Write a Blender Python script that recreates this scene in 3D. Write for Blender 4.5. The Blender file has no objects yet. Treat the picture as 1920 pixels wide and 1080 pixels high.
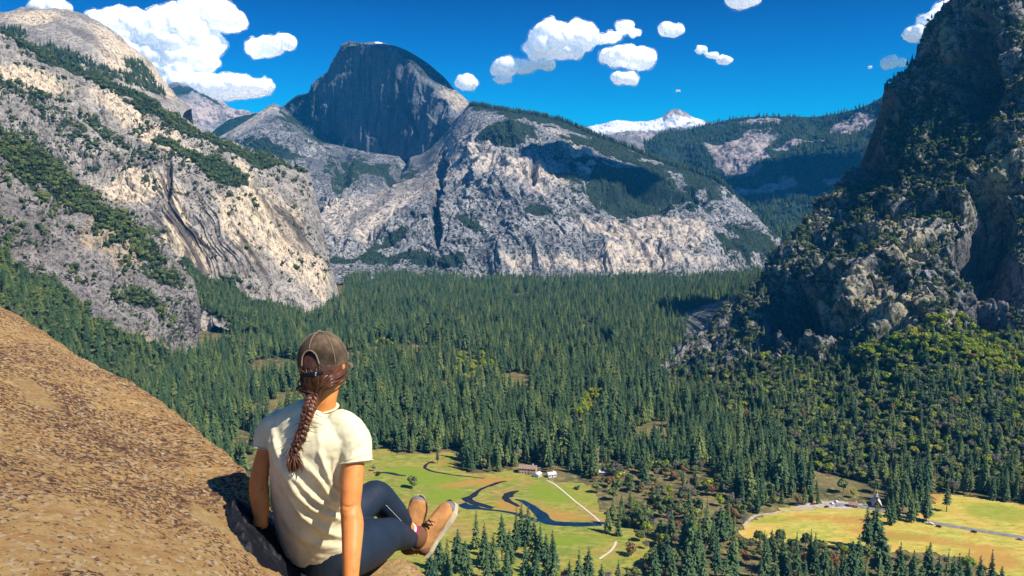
import bpy, bmesh, math, random
import numpy as np
from mathutils import Vector, Matrix

# ------------------------------------------------------------------ camera, sky, sun, exposure
scene = bpy.context.scene
COL = scene.collection
random.seed(7)
RS = np.random.RandomState(11)

CAM_H = 300.0
F = 1500.0                      # focal length in pixels of the 1920 wide photograph
PITCH = math.atan(165.0 / F)
cam_data = bpy.data.cameras.new('camera')
cam = bpy.data.objects.new('camera', cam_data)
COL.objects.link(cam)
cam.location = (0, 0, CAM_H)
cam.rotation_euler = (math.pi / 2 - PITCH, 0, 0)
cam_data.sensor_width = 36.0
cam_data.lens = F / 1920.0 * 36.0
cam_data.clip_start = 0.05
cam_data.clip_end = 60000.0
scene.camera = cam

SUN_EL = math.radians(48.0)
SUN_AZ = math.atan2(0.857, -0.515)          # clockwise from +Y
SUN = np.array([math.sin(SUN_AZ) * math.cos(SUN_EL), math.cos(SUN_AZ) * math.cos(SUN_EL), math.sin(SUN_EL)])

world = bpy.data.worlds.new("World")
scene.world = world
world.use_nodes = True
wn = world.node_tree
wn.nodes.clear()
w_out = wn.nodes.new('ShaderNodeOutputWorld')
w_bg = wn.nodes.new('ShaderNodeBackground')
w_sky = wn.nodes.new('ShaderNodeTexSky')
w_sky.sky_type = 'NISHITA'
w_sky.sun_disc = False
w_sky.sun_elevation = SUN_EL
w_sky.sun_rotation = SUN_AZ
w_sky.altitude = 1500
w_sky.air_density = 1.0
w_sky.dust_density = 0.1
w_sky.ozone_density = 3.0
w_hsv = wn.nodes.new('ShaderNodeHueSaturation')
w_hsv.inputs['Hue'].default_value = 0.5
w_hsv.inputs['Saturation'].default_value = 1.0
w_hsv.inputs['Value'].default_value = 1.0
w_bg.inputs['Strength'].default_value = 0.12
w_tc = wn.nodes.new('ShaderNodeTexCoord')
w_sep = wn.nodes.new('ShaderNodeSeparateXYZ')
w_ramp = wn.nodes.new('ShaderNodeValToRGB')
w_mul = wn.nodes.new('ShaderNodeMix'); w_mul.data_type = 'RGBA'; w_mul.blend_type = 'MULTIPLY'; w_mul.inputs[0].default_value = 1.0
wn.links.new(w_tc.outputs['Generated'], w_sep.inputs[0])
wn.links.new(w_sep.outputs[2], w_ramp.inputs[0])
_r = w_ramp.color_ramp
_r.elements[0].position = 0.0; _r.elements[0].color = (0.05, 0.66, 0.85, 1)
_r.elements[1].position = 0.62; _r.elements[1].color = (0.16, 0.42, 0.80, 1)
for _p, _c in ((0.10, (0.004, 0.62, 0.86, 1)), (0.17, (0.004, 0.34, 0.66, 1)), (0.25, (0.004, 0.125, 0.38, 1)), (0.36, (0.02, 0.15, 0.42, 1))):
    _e = _r.elements.new(_p); _e.color = _c
wn.links.new(w_sky.outputs[0], w_mul.inputs[6])
wn.links.new(w_ramp.outputs[0], w_mul.inputs[7])
wn.links.new(w_mul.outputs[2], w_hsv.inputs['Color'])
wn.links.new(w_hsv.outputs[0], w_bg.inputs['Color'])
wn.links.new(w_bg.outputs[0], w_out.inputs['Surface'])

sun_data = bpy.data.lights.new('sun', 'SUN')
sun_data.energy = 5.0
sun_data.angle = math.radians(0.5)
sun_data.color = (1.0, 0.93, 0.82)
sun_o = bpy.data.objects.new('sun', sun_data)
COL.objects.link(sun_o)
sun_o.rotation_euler = Vector(SUN).to_track_quat('Z', 'Y').to_euler()

scene.view_settings.view_transform = 'Standard'
scene.view_settings.look = 'None'
scene.view_settings.exposure = 0.6
scene.view_settings.gamma = 1.0
scene.render.engine = 'CYCLES'
scene.cycles.max_bounces = 6
scene.cycles.diffuse_bounces = 2
scene.cycles.glossy_bounces = 2
scene.cycles.transparent_max_bounces = 8
scene.cycles.volume_bounces = 0
scene.cycles.caustics_reflective = False
scene.cycles.caustics_refractive = False

# ------------------------------------------------------------------ rays of the camera <-> places in the valley
_fw = np.array([0, math.cos(PITCH), -math.sin(PITCH)])
_up = np.array([0, math.sin(PITCH), math.cos(PITCH)])
_rt = np.array([1.0, 0, 0])
C0 = np.array([0, 0, CAM_H])

def W(px, py, D):
    """the place seen at photo pixel (px, py) that lies D metres to the north of the viewpoint"""
    d = _fw + _rt * ((px - 960) / F) + _up * (-(py - 540) / F)
    return C0 + d * (D / d[1])

def G(px, py, z=0.0):
    """the place seen at photo pixel (px, py) that lies on the level z"""
    d = _fw + _rt * ((px - 960) / F) + _up * (-(py - 540) / F)
    return C0 + d * ((z - CAM_H) / d[2])

def GD(px, py, z=0.0):
    return (px, py, float(G(px, py, z)[1]))

def PX(p):
    p = np.asarray(p, dtype=float) - C0
    zf = p @ _fw
    zf = np.where(np.abs(zf) < 1e-6, 1e-6, zf)
    return 960 + F * (p @ _rt) / zf, 540 - F * (p @ _up) / zf

def in_poly(x, y, poly):
    x = np.asarray(x); y = np.asarray(y)
    r = np.zeros(x.shape, bool)
    n = len(poly)
    for i in range(n):
        x1, y1 = poly[i]; x2, y2 = poly[(i + 1) % n]
        c = ((y1 > y) != (y2 > y))
        xx = (x2 - x1) * (y - y1) / ((y2 - y1) if y2 != y1 else 1e-9) + x1
        r ^= c & (x < xx)
    return r

# ------------------------------------------------------------------ noise in numpy
def _hash(ix, iy, iz, seed):
    h = (ix.astype(np.uint32) * np.uint32(374761393) + iy.astype(np.uint32) * np.uint32(668265263)
         + iz.astype(np.uint32) * np.uint32(2147483647 - 91) + np.uint32((seed * 97531) & 0xffffffff))
    h = (h ^ (h >> np.uint32(13))) * np.uint32(1274126177)
    h = (h ^ (h >> np.uint32(16))) * np.uint32(2246822519)
    h = h ^ (h >> np.uint32(15))
    return h.astype(np.float64) / 4294967295.0

def vnoise(p, seed=0):
    """value noise, -1..1"""
    x, y, z = p[..., 0], p[..., 1], p[..., 2]
    ix, iy, iz = np.floor(x).astype(np.int64), np.floor(y).astype(np.int64), np.floor(z).astype(np.int64)
    fx, fy, fz = x - ix, y - iy, z - iz
    u = fx * fx * fx * (fx * (fx * 6 - 15) + 10); v = fy * fy * fy * (fy * (fy * 6 - 15) + 10); w = fz * fz * fz * (fz * (fz * 6 - 15) + 10)
    r = 0
    for a in (0, 1):
        wa = u if a else 1 - u
        for b in (0, 1):
            wb = v if b else 1 - v
            for c in (0, 1):
                wc = w if c else 1 - w
                r = r + wa * wb * wc * _hash(ix + a, iy + b, iz + c, seed)
    return r * 2 - 1

def fbm(p, octv=5, seed=0, gain=0.5, lac=2.03):
    a, s, t = 1.0, 0.0, 0.0
    q = np.array(p, dtype=float)
    for o in range(octv):
        s = s + a * vnoise(q, seed + o * 17)
        t += a
        a *= gain
        q = q * lac + 13.7
    return s / t * 1.6

def ridged(p, octv=4, seed=0, gain=0.55):
    a, s, t = 1.0, 0.0, 0.0
    q = np.array(p, dtype=float)
    for o in range(octv):
        s = s + a * (1 - 2.2 * np.abs(vnoise(q, seed + o * 31)))
        t += a
        a *= gain
        q = q * 2.1 + 7.1
    return s / t

def cells(p, seed=0):
    """cellular noise: per-cell random value and distance to the border (F2-F1)"""
    ip = np.floor(p).astype(np.int64)
    f1 = np.full(p.shape[:-1], 9.0); f2 = np.full(p.shape[:-1], 9.0); val = np.zeros(p.shape[:-1])
    for a in (-1, 0, 1):
        for b in (-1, 0, 1):
            for c in (-1, 0, 1):
                cx, cy, cz = ip[..., 0] + a, ip[..., 1] + b, ip[..., 2] + c
                qx = cx + _hash(cx, cy, cz, seed + 1); qy = cy + _hash(cx, cy, cz, seed + 2); qz = cz + _hash(cx, cy, cz, seed + 3)
                d = np.sqrt((p[..., 0] - qx) ** 2 + (p[..., 1] - qy) ** 2 + (p[..., 2] - qz) ** 2)
                m = d < f1
                f2 = np.where(m, f1, np.minimum(f2, d))
                val = np.where(m, _hash(cx, cy, cz, seed + 4), val)
                f1 = np.where(m, d, f1)
    return val, f2 - f1

def sstep(a, b, x):
    t = np.clip((x - a) / (b - a), 0, 1)
    return t * t * (3 - 2 * t)

# ------------------------------------------------------------------ meshes
def mesh_obj(name, verts, faces, mat=None, parent=None, smooth=True, attrs=None, label=None, cat=None, group=None, kind=None, matidx=None):
    me = bpy.data.meshes.new(name)
    verts = np.asarray(verts, dtype=np.float32)
    if isinstance(faces, np.ndarray):
        nf, k = faces.shape
        me.vertices.add(len(verts)); me.vertices.foreach_set('co', verts.ravel())
        me.loops.add(nf * k); me.loops.foreach_set('vertex_index', faces.astype(np.int32).ravel())
        me.polygons.add(nf)
        me.polygons.foreach_set('loop_start', np.arange(0, nf * k, k, dtype=np.int32))
        me.polygons.foreach_set('loop_total', np.full(nf, k, dtype=np.int32))
    else:
        me.from_pydata([tuple(map(float, v)) for v in verts], [], faces)
    if smooth:
        me.polygons.foreach_set('use_smooth', np.ones(len(me.polygons), dtype=bool))
    me.update(calc_edges=True)
    if attrs:
        for k2, a in attrs.items():
            at = me.attributes.new(k2, 'FLOAT', 'POINT')
            at.data.foreach_set('value', np.asarray(a, dtype=np.float32).ravel())
    if mat is not None:
        for m in (mat if isinstance(mat, (list, tuple)) else [mat]):
            me.materials.append(m)
    if matidx is not None:
        me.polygons.foreach_set('material_index', np.asarray(matidx, dtype=np.int32))
    o = bpy.data.objects.new(name, me)
    COL.objects.link(o)
    if parent is not None:
        o.parent = parent
    tag(o, label, cat, group, kind)
    return o

def tag(o, label=None, cat=None, group=None, kind=None):
    if label: o['label'] = label
    if cat: o['category'] = cat
    if group: o['group'] = group
    if kind: o['kind'] = kind
    return o

def empty(name, loc, label=None, cat=None, group=None, rz=0.0):
    o = bpy.data.objects.new(name, None)
    COL.objects.link(o)
    o.location = tuple(float(v) for v in loc)
    o.rotation_euler = (0, 0, rz)
    o.empty_display_size = 0.2
    tag(o, label, cat, group)
    return o

def grid_faces(nu, nv):
    i = np.arange(nu - 1)[:, None]; j = np.arange(nv - 1)[None, :]
    a = (i * nv + j).ravel()
    return np.stack([a, a + nv, a + nv + 1, a + 1], 1)

# ------------------------------------------------------------------ node helpers
def new_mat(name):
    m = bpy.data.materials.new(name)
    m.use_nodes = True
    nt = m.node_tree
    nt.nodes.clear()
    out = nt.nodes.new('ShaderNodeOutputMaterial')
    b = nt.nodes.new('ShaderNodeBsdfPrincipled')
    b.inputs['Specular IOR Level'].default_value = 0.2
    b.inputs['Roughness'].default_value = 0.9
    nt.links.new(b.outputs[0], out.inputs['Surface'])
    return m, nt, b, out

def N(nt, typ, **kw):
    n = nt.nodes.new(typ)
    for k, v in kw.items():
        if k in n.bl_rna.properties.keys():
            setattr(n, k, v)
        else:
            n.inputs[k].default_value = v
    return n

def sock(nt, dst, v):
    if isinstance(v, bpy.types.NodeSocket):
        nt.links.new(v, dst)
    else:
        if isinstance(v, (tuple, list)) and len(v) == 3 and dst.type == 'RGBA':
            v = (*v, 1)
        dst.default_value = v

def mix(nt, fac, a, b, mode='MIX'):
    n = nt.nodes.new('ShaderNodeMix'); n.data_type = 'RGBA'; n.blend_type = mode; n.clamp_factor = True
    sock(nt, n.inputs[0], fac); sock(nt, n.inputs[6], a); sock(nt, n.inputs[7], b)
    return n.outputs[2]

def math_n(nt, op, a, b=0.0, c=0.0, clamp=False):
    n = nt.nodes.new('ShaderNodeMath'); n.operation = op; n.use_clamp = clamp
    sock(nt, n.inputs[0], a); sock(nt, n.inputs[1], b)
    if len(n.inputs) > 2: sock(nt, n.inputs[2], c)
    return n.outputs[0]

def attr(nt, name):
    n = nt.nodes.new('ShaderNodeAttribute'); n.attribute_name = name
    return n.outputs['Fac']

def maprange(nt, v, a, b, c=0.0, d=1.0, smooth=True):
    n = nt.nodes.new('ShaderNodeMapRange'); n.interpolation_type = 'SMOOTHSTEP' if smooth else 'LINEAR'
    sock(nt, n.inputs['Value'], v)
    n.inputs['From Min'].default_value = a; n.inputs['From Max'].default_value = b
    n.inputs['To Min'].default_value = c; n.inputs['To Max'].default_value = d
    return n.outputs[0]

def coords(nt, scale=(1, 1, 1), rot=(0, 0, 0), obj=True):
    tc = nt.nodes.new('ShaderNodeTexCoord')
    mp = nt.nodes.new('ShaderNodeMapping')
    mp.inputs['Scale'].default_value = scale
    mp.inputs['Rotation'].default_value = rot
    nt.links.new(tc.outputs['Object'], mp.inputs['Vector'])
    return mp.outputs[0]

def noise(nt, vec, scale=1.0, detail=6.0, rough=0.6, dist=0.0, col=False):
    n = nt.nodes.new('ShaderNodeTexNoise')
    n.inputs['Scale'].default_value = scale; n.inputs['Detail'].default_value = detail
    n.inputs['Roughness'].default_value = rough; n.inputs['Distortion'].default_value = dist
    if vec is not None: nt.links.new(vec, n.inputs['Vector'])
    return n.outputs['Color' if col else 'Fac']

def bump(nt, h, strength=0.5, dist=1.0, normal=None):
    n = nt.nodes.new('ShaderNodeBump')
    n.inputs['Strength'].default_value = strength; n.inputs['Distance'].default_value = dist
    nt.links.new(h, n.inputs['Height'])
    if normal is not None: nt.links.new(normal, n.inputs['Normal'])
    return n.outputs[0]
# ------------------------------------------------------------------ materials of the land
def rock_mat(name, grey, light, warm, darkc, vegc, fine=8.0, bump_d=6.0, streak=(1, 1, 1), srot=(0, 0, 0), veg_noise=25.0, speck=0.64):
    m, nt, b, out = new_mat(name)
    co = coords(nt)
    n1 = noise(nt, co, 1.0 / (fine * 12), 8, 0.65)
    n2 = noise(nt, co, 1.0 / fine, 8, 0.7)
    cs = coords(nt, streak, srot)
    n3 = noise(nt, cs, 1.0 / (fine * 2.5), 6, 0.65, 0.4)
    c = mix(nt, maprange(nt, n1, 0.38, 0.62), grey, light)
    c = mix(nt, math_n(nt, 'MULTIPLY', attr(nt, 'tone'), maprange(nt, n3, 0.3, 0.6)), c, warm)
    cl = math_n(nt, 'SUBTRACT', 1.0, math_n(nt, 'MULTIPLY', attr(nt, 'tone'), 0.8))   # clean slabs
    c = mix(nt, math_n(nt, 'MULTIPLY', maprange(nt, n2, 0.47, 0.34), cl), c, darkc)                 # lichen
    ln = noise(nt, cs, 1.0 / (fine * 5), 4, 0.6, 0.8)                   # long joints
    ln = maprange(nt, math_n(nt, 'ABSOLUTE', math_n(nt, 'SUBTRACT', ln, 0.5)), 0.0, 0.022, 0.85, 0.0)
    c = mix(nt, ln, c, darkc)
    l2 = noise(nt, coords(nt, (1, 1, 1), (0.4, 0.2, 0)), 1.0 / (fine * 9), 5, 0.6, 1.2)
    l2 = maprange(nt, math_n(nt, 'ABSOLUTE', math_n(nt, 'SUBTRACT', l2, 0.5)), 0.0, 0.012, 0.7, 0.0)
    c = mix(nt, math_n(nt, 'MULTIPLY', l2, cl), c, darkc)
    sp = noise(nt, co, 1.0 / (veg_noise * 0.55), 3, 0.55)               # single bushes and trees too small to plant
    sp = maprange(nt, math_n(nt, 'ADD', sp, math_n(nt, 'MULTIPLY', attr(nt, 'veg'), 0.14)), speck, speck + 0.05)
    c = mix(nt, math_n(nt, 'MULTIPLY', maprange(nt, n3, 0.50, 0.36), 0.75), c, darkc)    # streaks
    c = mix(nt, attr(nt, 'dark'), c, darkc)
    vn = noise(nt, co, 1.0 / veg_noise, 7, 0.75)
    vf = math_n(nt, 'ADD', attr(nt, 'veg'), math_n(nt, 'MULTIPLY', math_n(nt, 'SUBTRACT', vn, 0.5), 2.2))
    vc = mix(nt, maprange(nt, n2, 0.35, 0.65), vegc, tuple(v * 2.3 for v in vegc))
    c = mix(nt, math_n(nt, 'MULTIPLY', sp, cl), c, vc)
    c = mix(nt, maprange(nt, vf, 0.45, 0.60), c, vc)
    c = mix(nt, attr(nt, 'snow'), c, (0.85, 0.87, 0.92))
    nt.links.new(c, b.inputs['Base Color'])
    h = math_n(nt, 'ADD', n2, math_n(nt, 'MULTIPLY', n3, 1.2))
    nt.links.new(bump(nt, h, 0.9, bump_d), b.inputs['Normal'])
    return m

# ------------------------------------------------------------------ lofted land forms
def catmull(P, t):
    """P (n,...,3), t in 0..n-1"""
    n = len(P)
    i = np.clip(np.floor(t).astype(int), 0, n - 2)
    f = (t - i)
    p0 = P[np.clip(i - 1, 0, n - 1)]; p1 = P[i]; p2 = P[i + 1]; p3 = P[np.clip(i + 2, 0, n - 1)]
    f = f.reshape((-1,) + (1,) * (P.ndim - 1))
    def tang(a, b, c):
        m = (c - a) * 0.42
        l = 1.5 * np.minimum(np.linalg.norm(b - a, axis=-1, keepdims=True) + 1e-9, np.linalg.norm(c - b, axis=-1, keepdims=True) + 1e-9)
        e = (np.linalg.norm(b - a, axis=-1, keepdims=True) < 1e-9) | (np.linalg.norm(c - b, axis=-1, keepdims=True) < 1e-9)
        k = np.minimum(1, l / (np.linalg.norm(m, axis=-1, keepdims=True) + 1e-12))
        return m * np.where(e, 1, k)
    m1 = tang(p0, p1, p2); m2 = tang(p1, p2, p3)
    f2, f3 = f * f, f * f * f
    return (2 * f3 - 3 * f2 + 1) * p1 + (f3 - 2 * f2 + f) * m1 + (-2 * f3 + 3 * f2) * p2 + (f3 - f2) * m2

def resample(row, nu):
    px = np.array([r[:2] for r in row], float)
    P = np.array([W(*r) for r in row])
    s = np.r_[0, np.cumsum(np.hypot(*np.diff(px, axis=0).T) + 1e-6)]
    tt = np.interp(np.linspace(0, s[-1], nu), s, np.arange(len(row)))
    return catmull(P, tt)

class Land:
    pass

def loft(name, rows, nu, nv, mat, disp=None, vs=None, back=(80, 700), paint=None, kind='structure', bottom=-3.0, label=None, cat=None, nback=12):
    R = [resample(r, nu) for r in rows]
    R = np.array(R)                                     # rows, nu, 3
    k = len(rows)
    if vs is None: vs = np.linspace(0, 1, k)
    t = np.interp(np.linspace(0, 1, nv), vs, np.arange(k))
    S = catmull(R, t)                                   # nv, nu, 3   (crest first)
    S = np.transpose(S, (1, 0, 2))                      # nu, nv, 3
    du = np.gradient(S, axis=0); dv = np.gradient(S, axis=1)
    n = np.cross(dv, du); n /= np.linalg.norm(n, axis=-1, keepdims=True) + 1e-9
    if np.mean(np.sum(n * (C0 - S), -1)) < 0: n = -n
    uu = np.linspace(0, 1, nu)[:, None] * np.ones((1, nv)); vv = np.ones((nu, 1)) * np.linspace(0, 1, nv)[None]
    px, py = PX(S)
    L = Land(); L.S = S; L.n = n; L.u = uu; L.v = vv; L.px = px; L.py = py
    if disp is not None:
        d = disp(L)
        V = S + n * d[..., None] if d.ndim == 2 else S + d
    else:
        V = S.copy()
    L.V = V
    # the far side: carry the crest back and down to the ground
    crest = V[:, 0, :]
    bk = []
    for q in np.linspace(1, 0, nback + 1)[:-1]:
        c = crest.copy()
        c[:, 1] += back[0] * q + back[1] * q * q
        c[:, 0] += back[1] * 0.15 * q * np.sign(c[:, 0])
        f = np.clip(1 - 1.0 * q ** 1.6, 0, 1)
        c[:, 2] = bottom + (c[:, 2] - bottom) * f
        bk.append(c)
    B = np.transpose(np.array(bk), (1, 0, 2))
    A = np.concatenate([B, V], 1)
    nb = B.shape[1]
    L.nb = nb
    at = {kk: np.zeros((nu, nv)) for kk in ('tone', 'dark', 'veg', 'snow')}
    if paint is not None:
        at.update(paint(L))
    full = {kk: np.concatenate([np.repeat(a[:, :1], nb, 1), a], 1) for kk, a in at.items()}
    L.at = at
    L.obj = mesh_obj(name, A.reshape(-1, 3), grid_faces(nu, nv + nb), mat, attrs=full, kind=kind, label=label, cat=cat)
    # true normals of the displaced face, for planting
    du = np.gradient(V, axis=0); dv = np.gradient(V, axis=1)
    nn = np.cross(dv, du); L.area = np.linalg.norm(nn, axis=-1); nn /= L.area[..., None] + 1e-9
    if np.mean(np.sum(nn * (C0 - V), -1)) < 0: nn = -nn
    L.nn = nn
    return L

def blob(L, items, rag=0.0, sc=60.0, seed=5):
    """soft patches given by (px, py, rx, ry[, tilt]) on the face"""
    r = np.zeros(L.px.shape)
    w = fbm(L.S / sc, 4, seed) * rag if rag else 0
    for it in items:
        x, y, rx, ry = it[:4]; a = math.radians(it[4]) if len(it) > 4 else 0
        dx = L.px - x; dy = L.py - y
        X = (dx * math.cos(a) + dy * math.sin(a)) / rx; Y = (-dx * math.sin(a) + dy * math.cos(a)) / ry
        r = np.maximum(r, 1 - sstep(0.7, 1.3, np.sqrt(X * X + Y * Y) + w))
    return r

GREY = (0.24, 0.235, 0.24); LIGHT = (0.46, 0.44, 0.42); WARM = (0.62, 0.47, 0.30); DARK = (0.045, 0.045, 0.055); VEG = (0.018, 0.03, 0.012)
M_left = rock_mat('granite_sunny', (0.27, 0.245, 0.215), (0.47, 0.42, 0.36), (0.74, 0.59, 0.40), (0.07, 0.06, 0.055), VEG, fine=6, bump_d=4, streak=(1.4, 1.4, 0.35), srot=(0, math.radians(-30), 0))
M_spur = rock_mat('granite_spur', (0.24, 0.215, 0.205), (0.36, 0.32, 0.29), (0.56, 0.42, 0.26), (0.08, 0.07, 0.065), VEG, fine=4, bump_d=4, veg_noise=14, speck=0.60)
M_ridge = rock_mat('granite_ridge', (0.25, 0.25, 0.26), (0.42, 0.405, 0.395), (0.66, 0.56, 0.44), (0.05, 0.055, 0.075), (0.014, 0.026, 0.018), fine=10, bump_d=8, streak=(1.2, 1.2, 0.35), speck=0.575)
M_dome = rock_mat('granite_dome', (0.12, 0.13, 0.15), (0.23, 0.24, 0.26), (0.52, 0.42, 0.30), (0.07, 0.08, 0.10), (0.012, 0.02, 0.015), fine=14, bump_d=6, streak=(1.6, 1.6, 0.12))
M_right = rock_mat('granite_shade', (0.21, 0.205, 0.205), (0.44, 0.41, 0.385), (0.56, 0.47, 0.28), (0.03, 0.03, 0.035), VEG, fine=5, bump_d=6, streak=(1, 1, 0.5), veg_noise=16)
M_far = rock_mat('far_range', (0.20, 0.20, 0.21), (0.36, 0.34, 0.34), (0.55, 0.45, 0.40), (0.06, 0.06, 0.07), (0.012, 0.028, 0.02), fine=25, bump_d=20, veg_noise=60)

# ---- left: dome on the skyline
def d_dome(L):
    return 60 * fbm(L.S / 700, 4, 3) + 8 * ridged(L.S / 90, 3, 9)
L_nd = loft('granite_dome', [
    [(-160, 60, 3700), (-60, 40, 3700), (0, 34, 3700), (60, 32, 3700), (120, 38, 3700), (170, 50, 3700), (218, 82, 3700), (250, 115, 3680), (280, 152, 3660), (310, 188, 3640), (345, 222, 3620)],
    [(-160, 110, 3350), (-60, 100, 3350), (0, 95, 3350), (60, 95, 3340), (120, 105, 3330), (160, 120, 3320), (200, 140, 3330), (235, 165, 3350), (262, 190, 3380), (295, 215, 3400), (330, 240, 3420)],
    [(-160, 260, 3000), (-60, 260, 3000), (0, 260, 3000), (60, 270, 3000), (120, 280, 3000), (180, 290, 3000), (220, 300, 3000), (260, 310, 3000), (300, 330, 3000), (330, 340, 3000), (360, 360, 3000)]],
    260, 160, M_left, d_dome, back=(200, 900),
    paint=lambda L: dict(tone=blob(L, [(215, 125, 70, 28, 50), (60, 55, 60, 12), (280, 170, 40, 14, 50)], .3, 150),
                         veg=blob(L, [(0, 75, 60, 9, 10), (250, 152, 40, 14, 35), (180, 150, 160, 12, 22)], .3, 80) * .6,
                         dark=blob(L, [(150, 90, 60, 8, 35)], .5, 60) * .35))

# ---- left: the long sunny wall
def d_left(L):
    P = L.S
    w = P + 30 * np.stack([fbm(P / 180, 3, 1), fbm(P / 180, 3, 2), fbm(P / 180, 3, 3)], -1)
    big = fbm(w / 260, 5, 21, 0.55) * 42
    # ribs and gullies that run down to the right across the steep face
    a = math.radians(32)
    s = (w[..., 0] * math.cos(a) + w[..., 2] * math.sin(a))
    q = np.stack([s / 26, (-w[..., 0] * math.sin(a) + w[..., 2] * math.cos(a)) / 260, w[..., 1] / 120], -1)
    cliff = sstep(0.30, 0.45, L.v) * sstep(240, 330, L.px)
    ribs = ridged(q, 4, 33)
    v1, e1 = cells(w / np.array([55, 55, 85]), 3)
    blk = (v1 - .5) * 18 - 9 * (1 - sstep(0, .16, e1))
    fine = fbm(w / 22, 4, 41, .6) * 6
    d = big * (.8 - .5 * cliff) + ribs * (5 + 9 * cliff) + blk * (.45 - .38 * cliff) + fine * (.8 - .5 * cliff)
    edge = sstep(0, .04, L.v) * (1 - .6 * sstep(.95, 1, L.u))
    # the cave-like alcove and the great dihedral
    d -= 45 * blob(L, [(490, 343, 20, 8, 5)]) + 22 * blob(L, [(315, 330, 8, 45, 0)])
    return d * (0.25 + .75 * edge)
def p_left(L):
    belt = blob(L, [(50, 82, 110, 12, 28), (160, 132, 90, 13, 28), (245, 178, 60, 13, 30), (320, 225, 90, 6, 32), (430, 282, 60, 5, 30), (345, 285, 62, 10, 32), (410, 322, 46, 17, 25),
                    (500, 306, 60, 6, 10)], .55, 40)
    mid = blob(L, [(90, 200, 90, 20, 35), (130, 215, 60, 16, 40), (200, 240, 70, 14, 35), (60, 260, 80, 20, 30)], .7, 30) * .42
    low = blob(L, [(420, 570, 130, 34, 33), (330, 520, 40, 20, 40), (520, 600, 90, 22, 20)], .3, 50)
    tone = blob(L, [(520, 430, 110, 38, 55), (440, 420, 80, 25, 55), (350, 480, 60, 40, 35), (580, 500, 60, 26, 60), (300, 250, 120, 20, 35), (60, 145, 60, 18, 15),
                    (480, 380, 50, 20, 40), (330, 410, 30, 50), (250, 350, 60, 40)], .5, 90)
    st = np.clip(fbm(np.stack([(L.S[..., 0] * .85 + L.S[..., 2] * .53) / 14, (L.S[..., 2] * .85 - L.S[..., 0] * .53) / 260, L.S[..., 1] / 300], -1), 4, 77) - .12, 0, 1)
    dark = np.clip(st - .22, 0, 1) * 2.0 * sstep(.3, .45, L.v) * sstep(260, 330, L.px) + blob(L, [(345, 430, 26, 5, 25), (375, 455, 30, 5, 35), (318, 345, 5, 60, -3), (340, 365, 18, 4, 10)], .4, 20) * .9
    return dict(veg=np.clip(np.maximum(np.maximum(belt * .95, mid), low) + .10, 0, 1), tone=tone, dark=np.clip(dark, 0, .9))
L_left = loft('valley_cliff', [
    [(-160, 0, 2450), (0, 64, 2480), (60, 88, 2490), (100, 104, 2500), (200, 150, 2520), (300, 196, 2550), (380, 243, 2600), (450, 277, 2650), (520, 300, 2700), (578, 314, 2720)],
    [(-160, 120, 2200), (0, 170, 2230), (100, 215, 2240), (200, 265, 2250), (300, 285, 2250), (380, 315, 2270), (450, 335, 2320), (530, 345, 2420), (590, 360, 2600)],
    [(-160, 250, 2050), (0, 300, 2080), (100, 340, 2100), (200, 365, 2110), (300, 380, 2140), (380, 400, 2160), (450, 410, 2200), (530, 425, 2320), (606, 432, 2550)],
    [(-160, 420, 1900), (0, 440, 1950), (100, 450, 1990), (200, 470, 2020), (305, 480, 2060), (390, 525, 2080), (460, 556, 2080), (540, 585, 2120), (612, 572, 2250), (634, 552, 2440)],
    [GD(-160, 640), GD(0, 640), GD(100, 640), GD(200, 632), GD(300, 612), GD(400, 622), GD(480, 630), GD(560, 608), GD(625, 580), GD(650, 560)]],
    640, 560, M_left, d_left, vs=[0, .3, .55, .88, 1], back=(150, 700), paint=p_left)

# ---- left: the nearer spur and the wooded slope under it
def d_spur(L):
    P = L.S
    w = P + 15 * np.stack([fbm(P / 90, 3, 4), fbm(P / 90, 3, 5), fbm(P / 90, 3, 6)], -1)
    v1, e1 = cells(w / np.array([34, 34, 48]), 8)
    d = fbm(w / 150, 5, 51, .5) * 16 + (v1 - .5) * 5 - 3 * (1 - sstep(0, .15, e1)) + ridged(np.stack([w[..., 0] / 22, w[..., 1] / 22, w[..., 2] / 60], -1), 4, 71) * 6 + fbm(w / 12, 3, 61, .6) * 2.6
    d *= (0.3 + .7 * sstep(0, .05, L.v)) * (1 - .6 * sstep(.94, 1, L.u))
    return d
def p_spur(L):
    green = blob(L, [(-20, 230, 70, 24, 30), (80, 325, 120, 24, 35), (170, 395, 70, 14, 38), (220, 430, 50, 10, 38), (265, 470, 40, 10, 40), (60, 300, 60, 18, 30)], .55, 30)
    wood = sstep(-8, 10, L.py - np.interp(L.px, [-200, 0, 60, 110, 170, 230, 300, 340, 380, 420], [400, 470, 512, 545, 590, 640, 652, 662, 650, 640]) + 14 * fbm(L.S / 40, 3, 8))
    spots = blob(L, [(270, 560, 50, 16, 30), (300, 520, 40, 12, 35)], .6, 25) * .6
    return dict(veg=np.clip(np.maximum(np.maximum(green * .8, wood), spots) + .06, 0, 1),
                tone=blob(L, [(230, 460, 80, 30, 40), (240, 640, 60, 20), (150, 370, 60, 14, 35)], .6, 60) * .8,
                dark=blob(L, [(60, 420, 90, 40, 30)], .5, 40) * .25)
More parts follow.
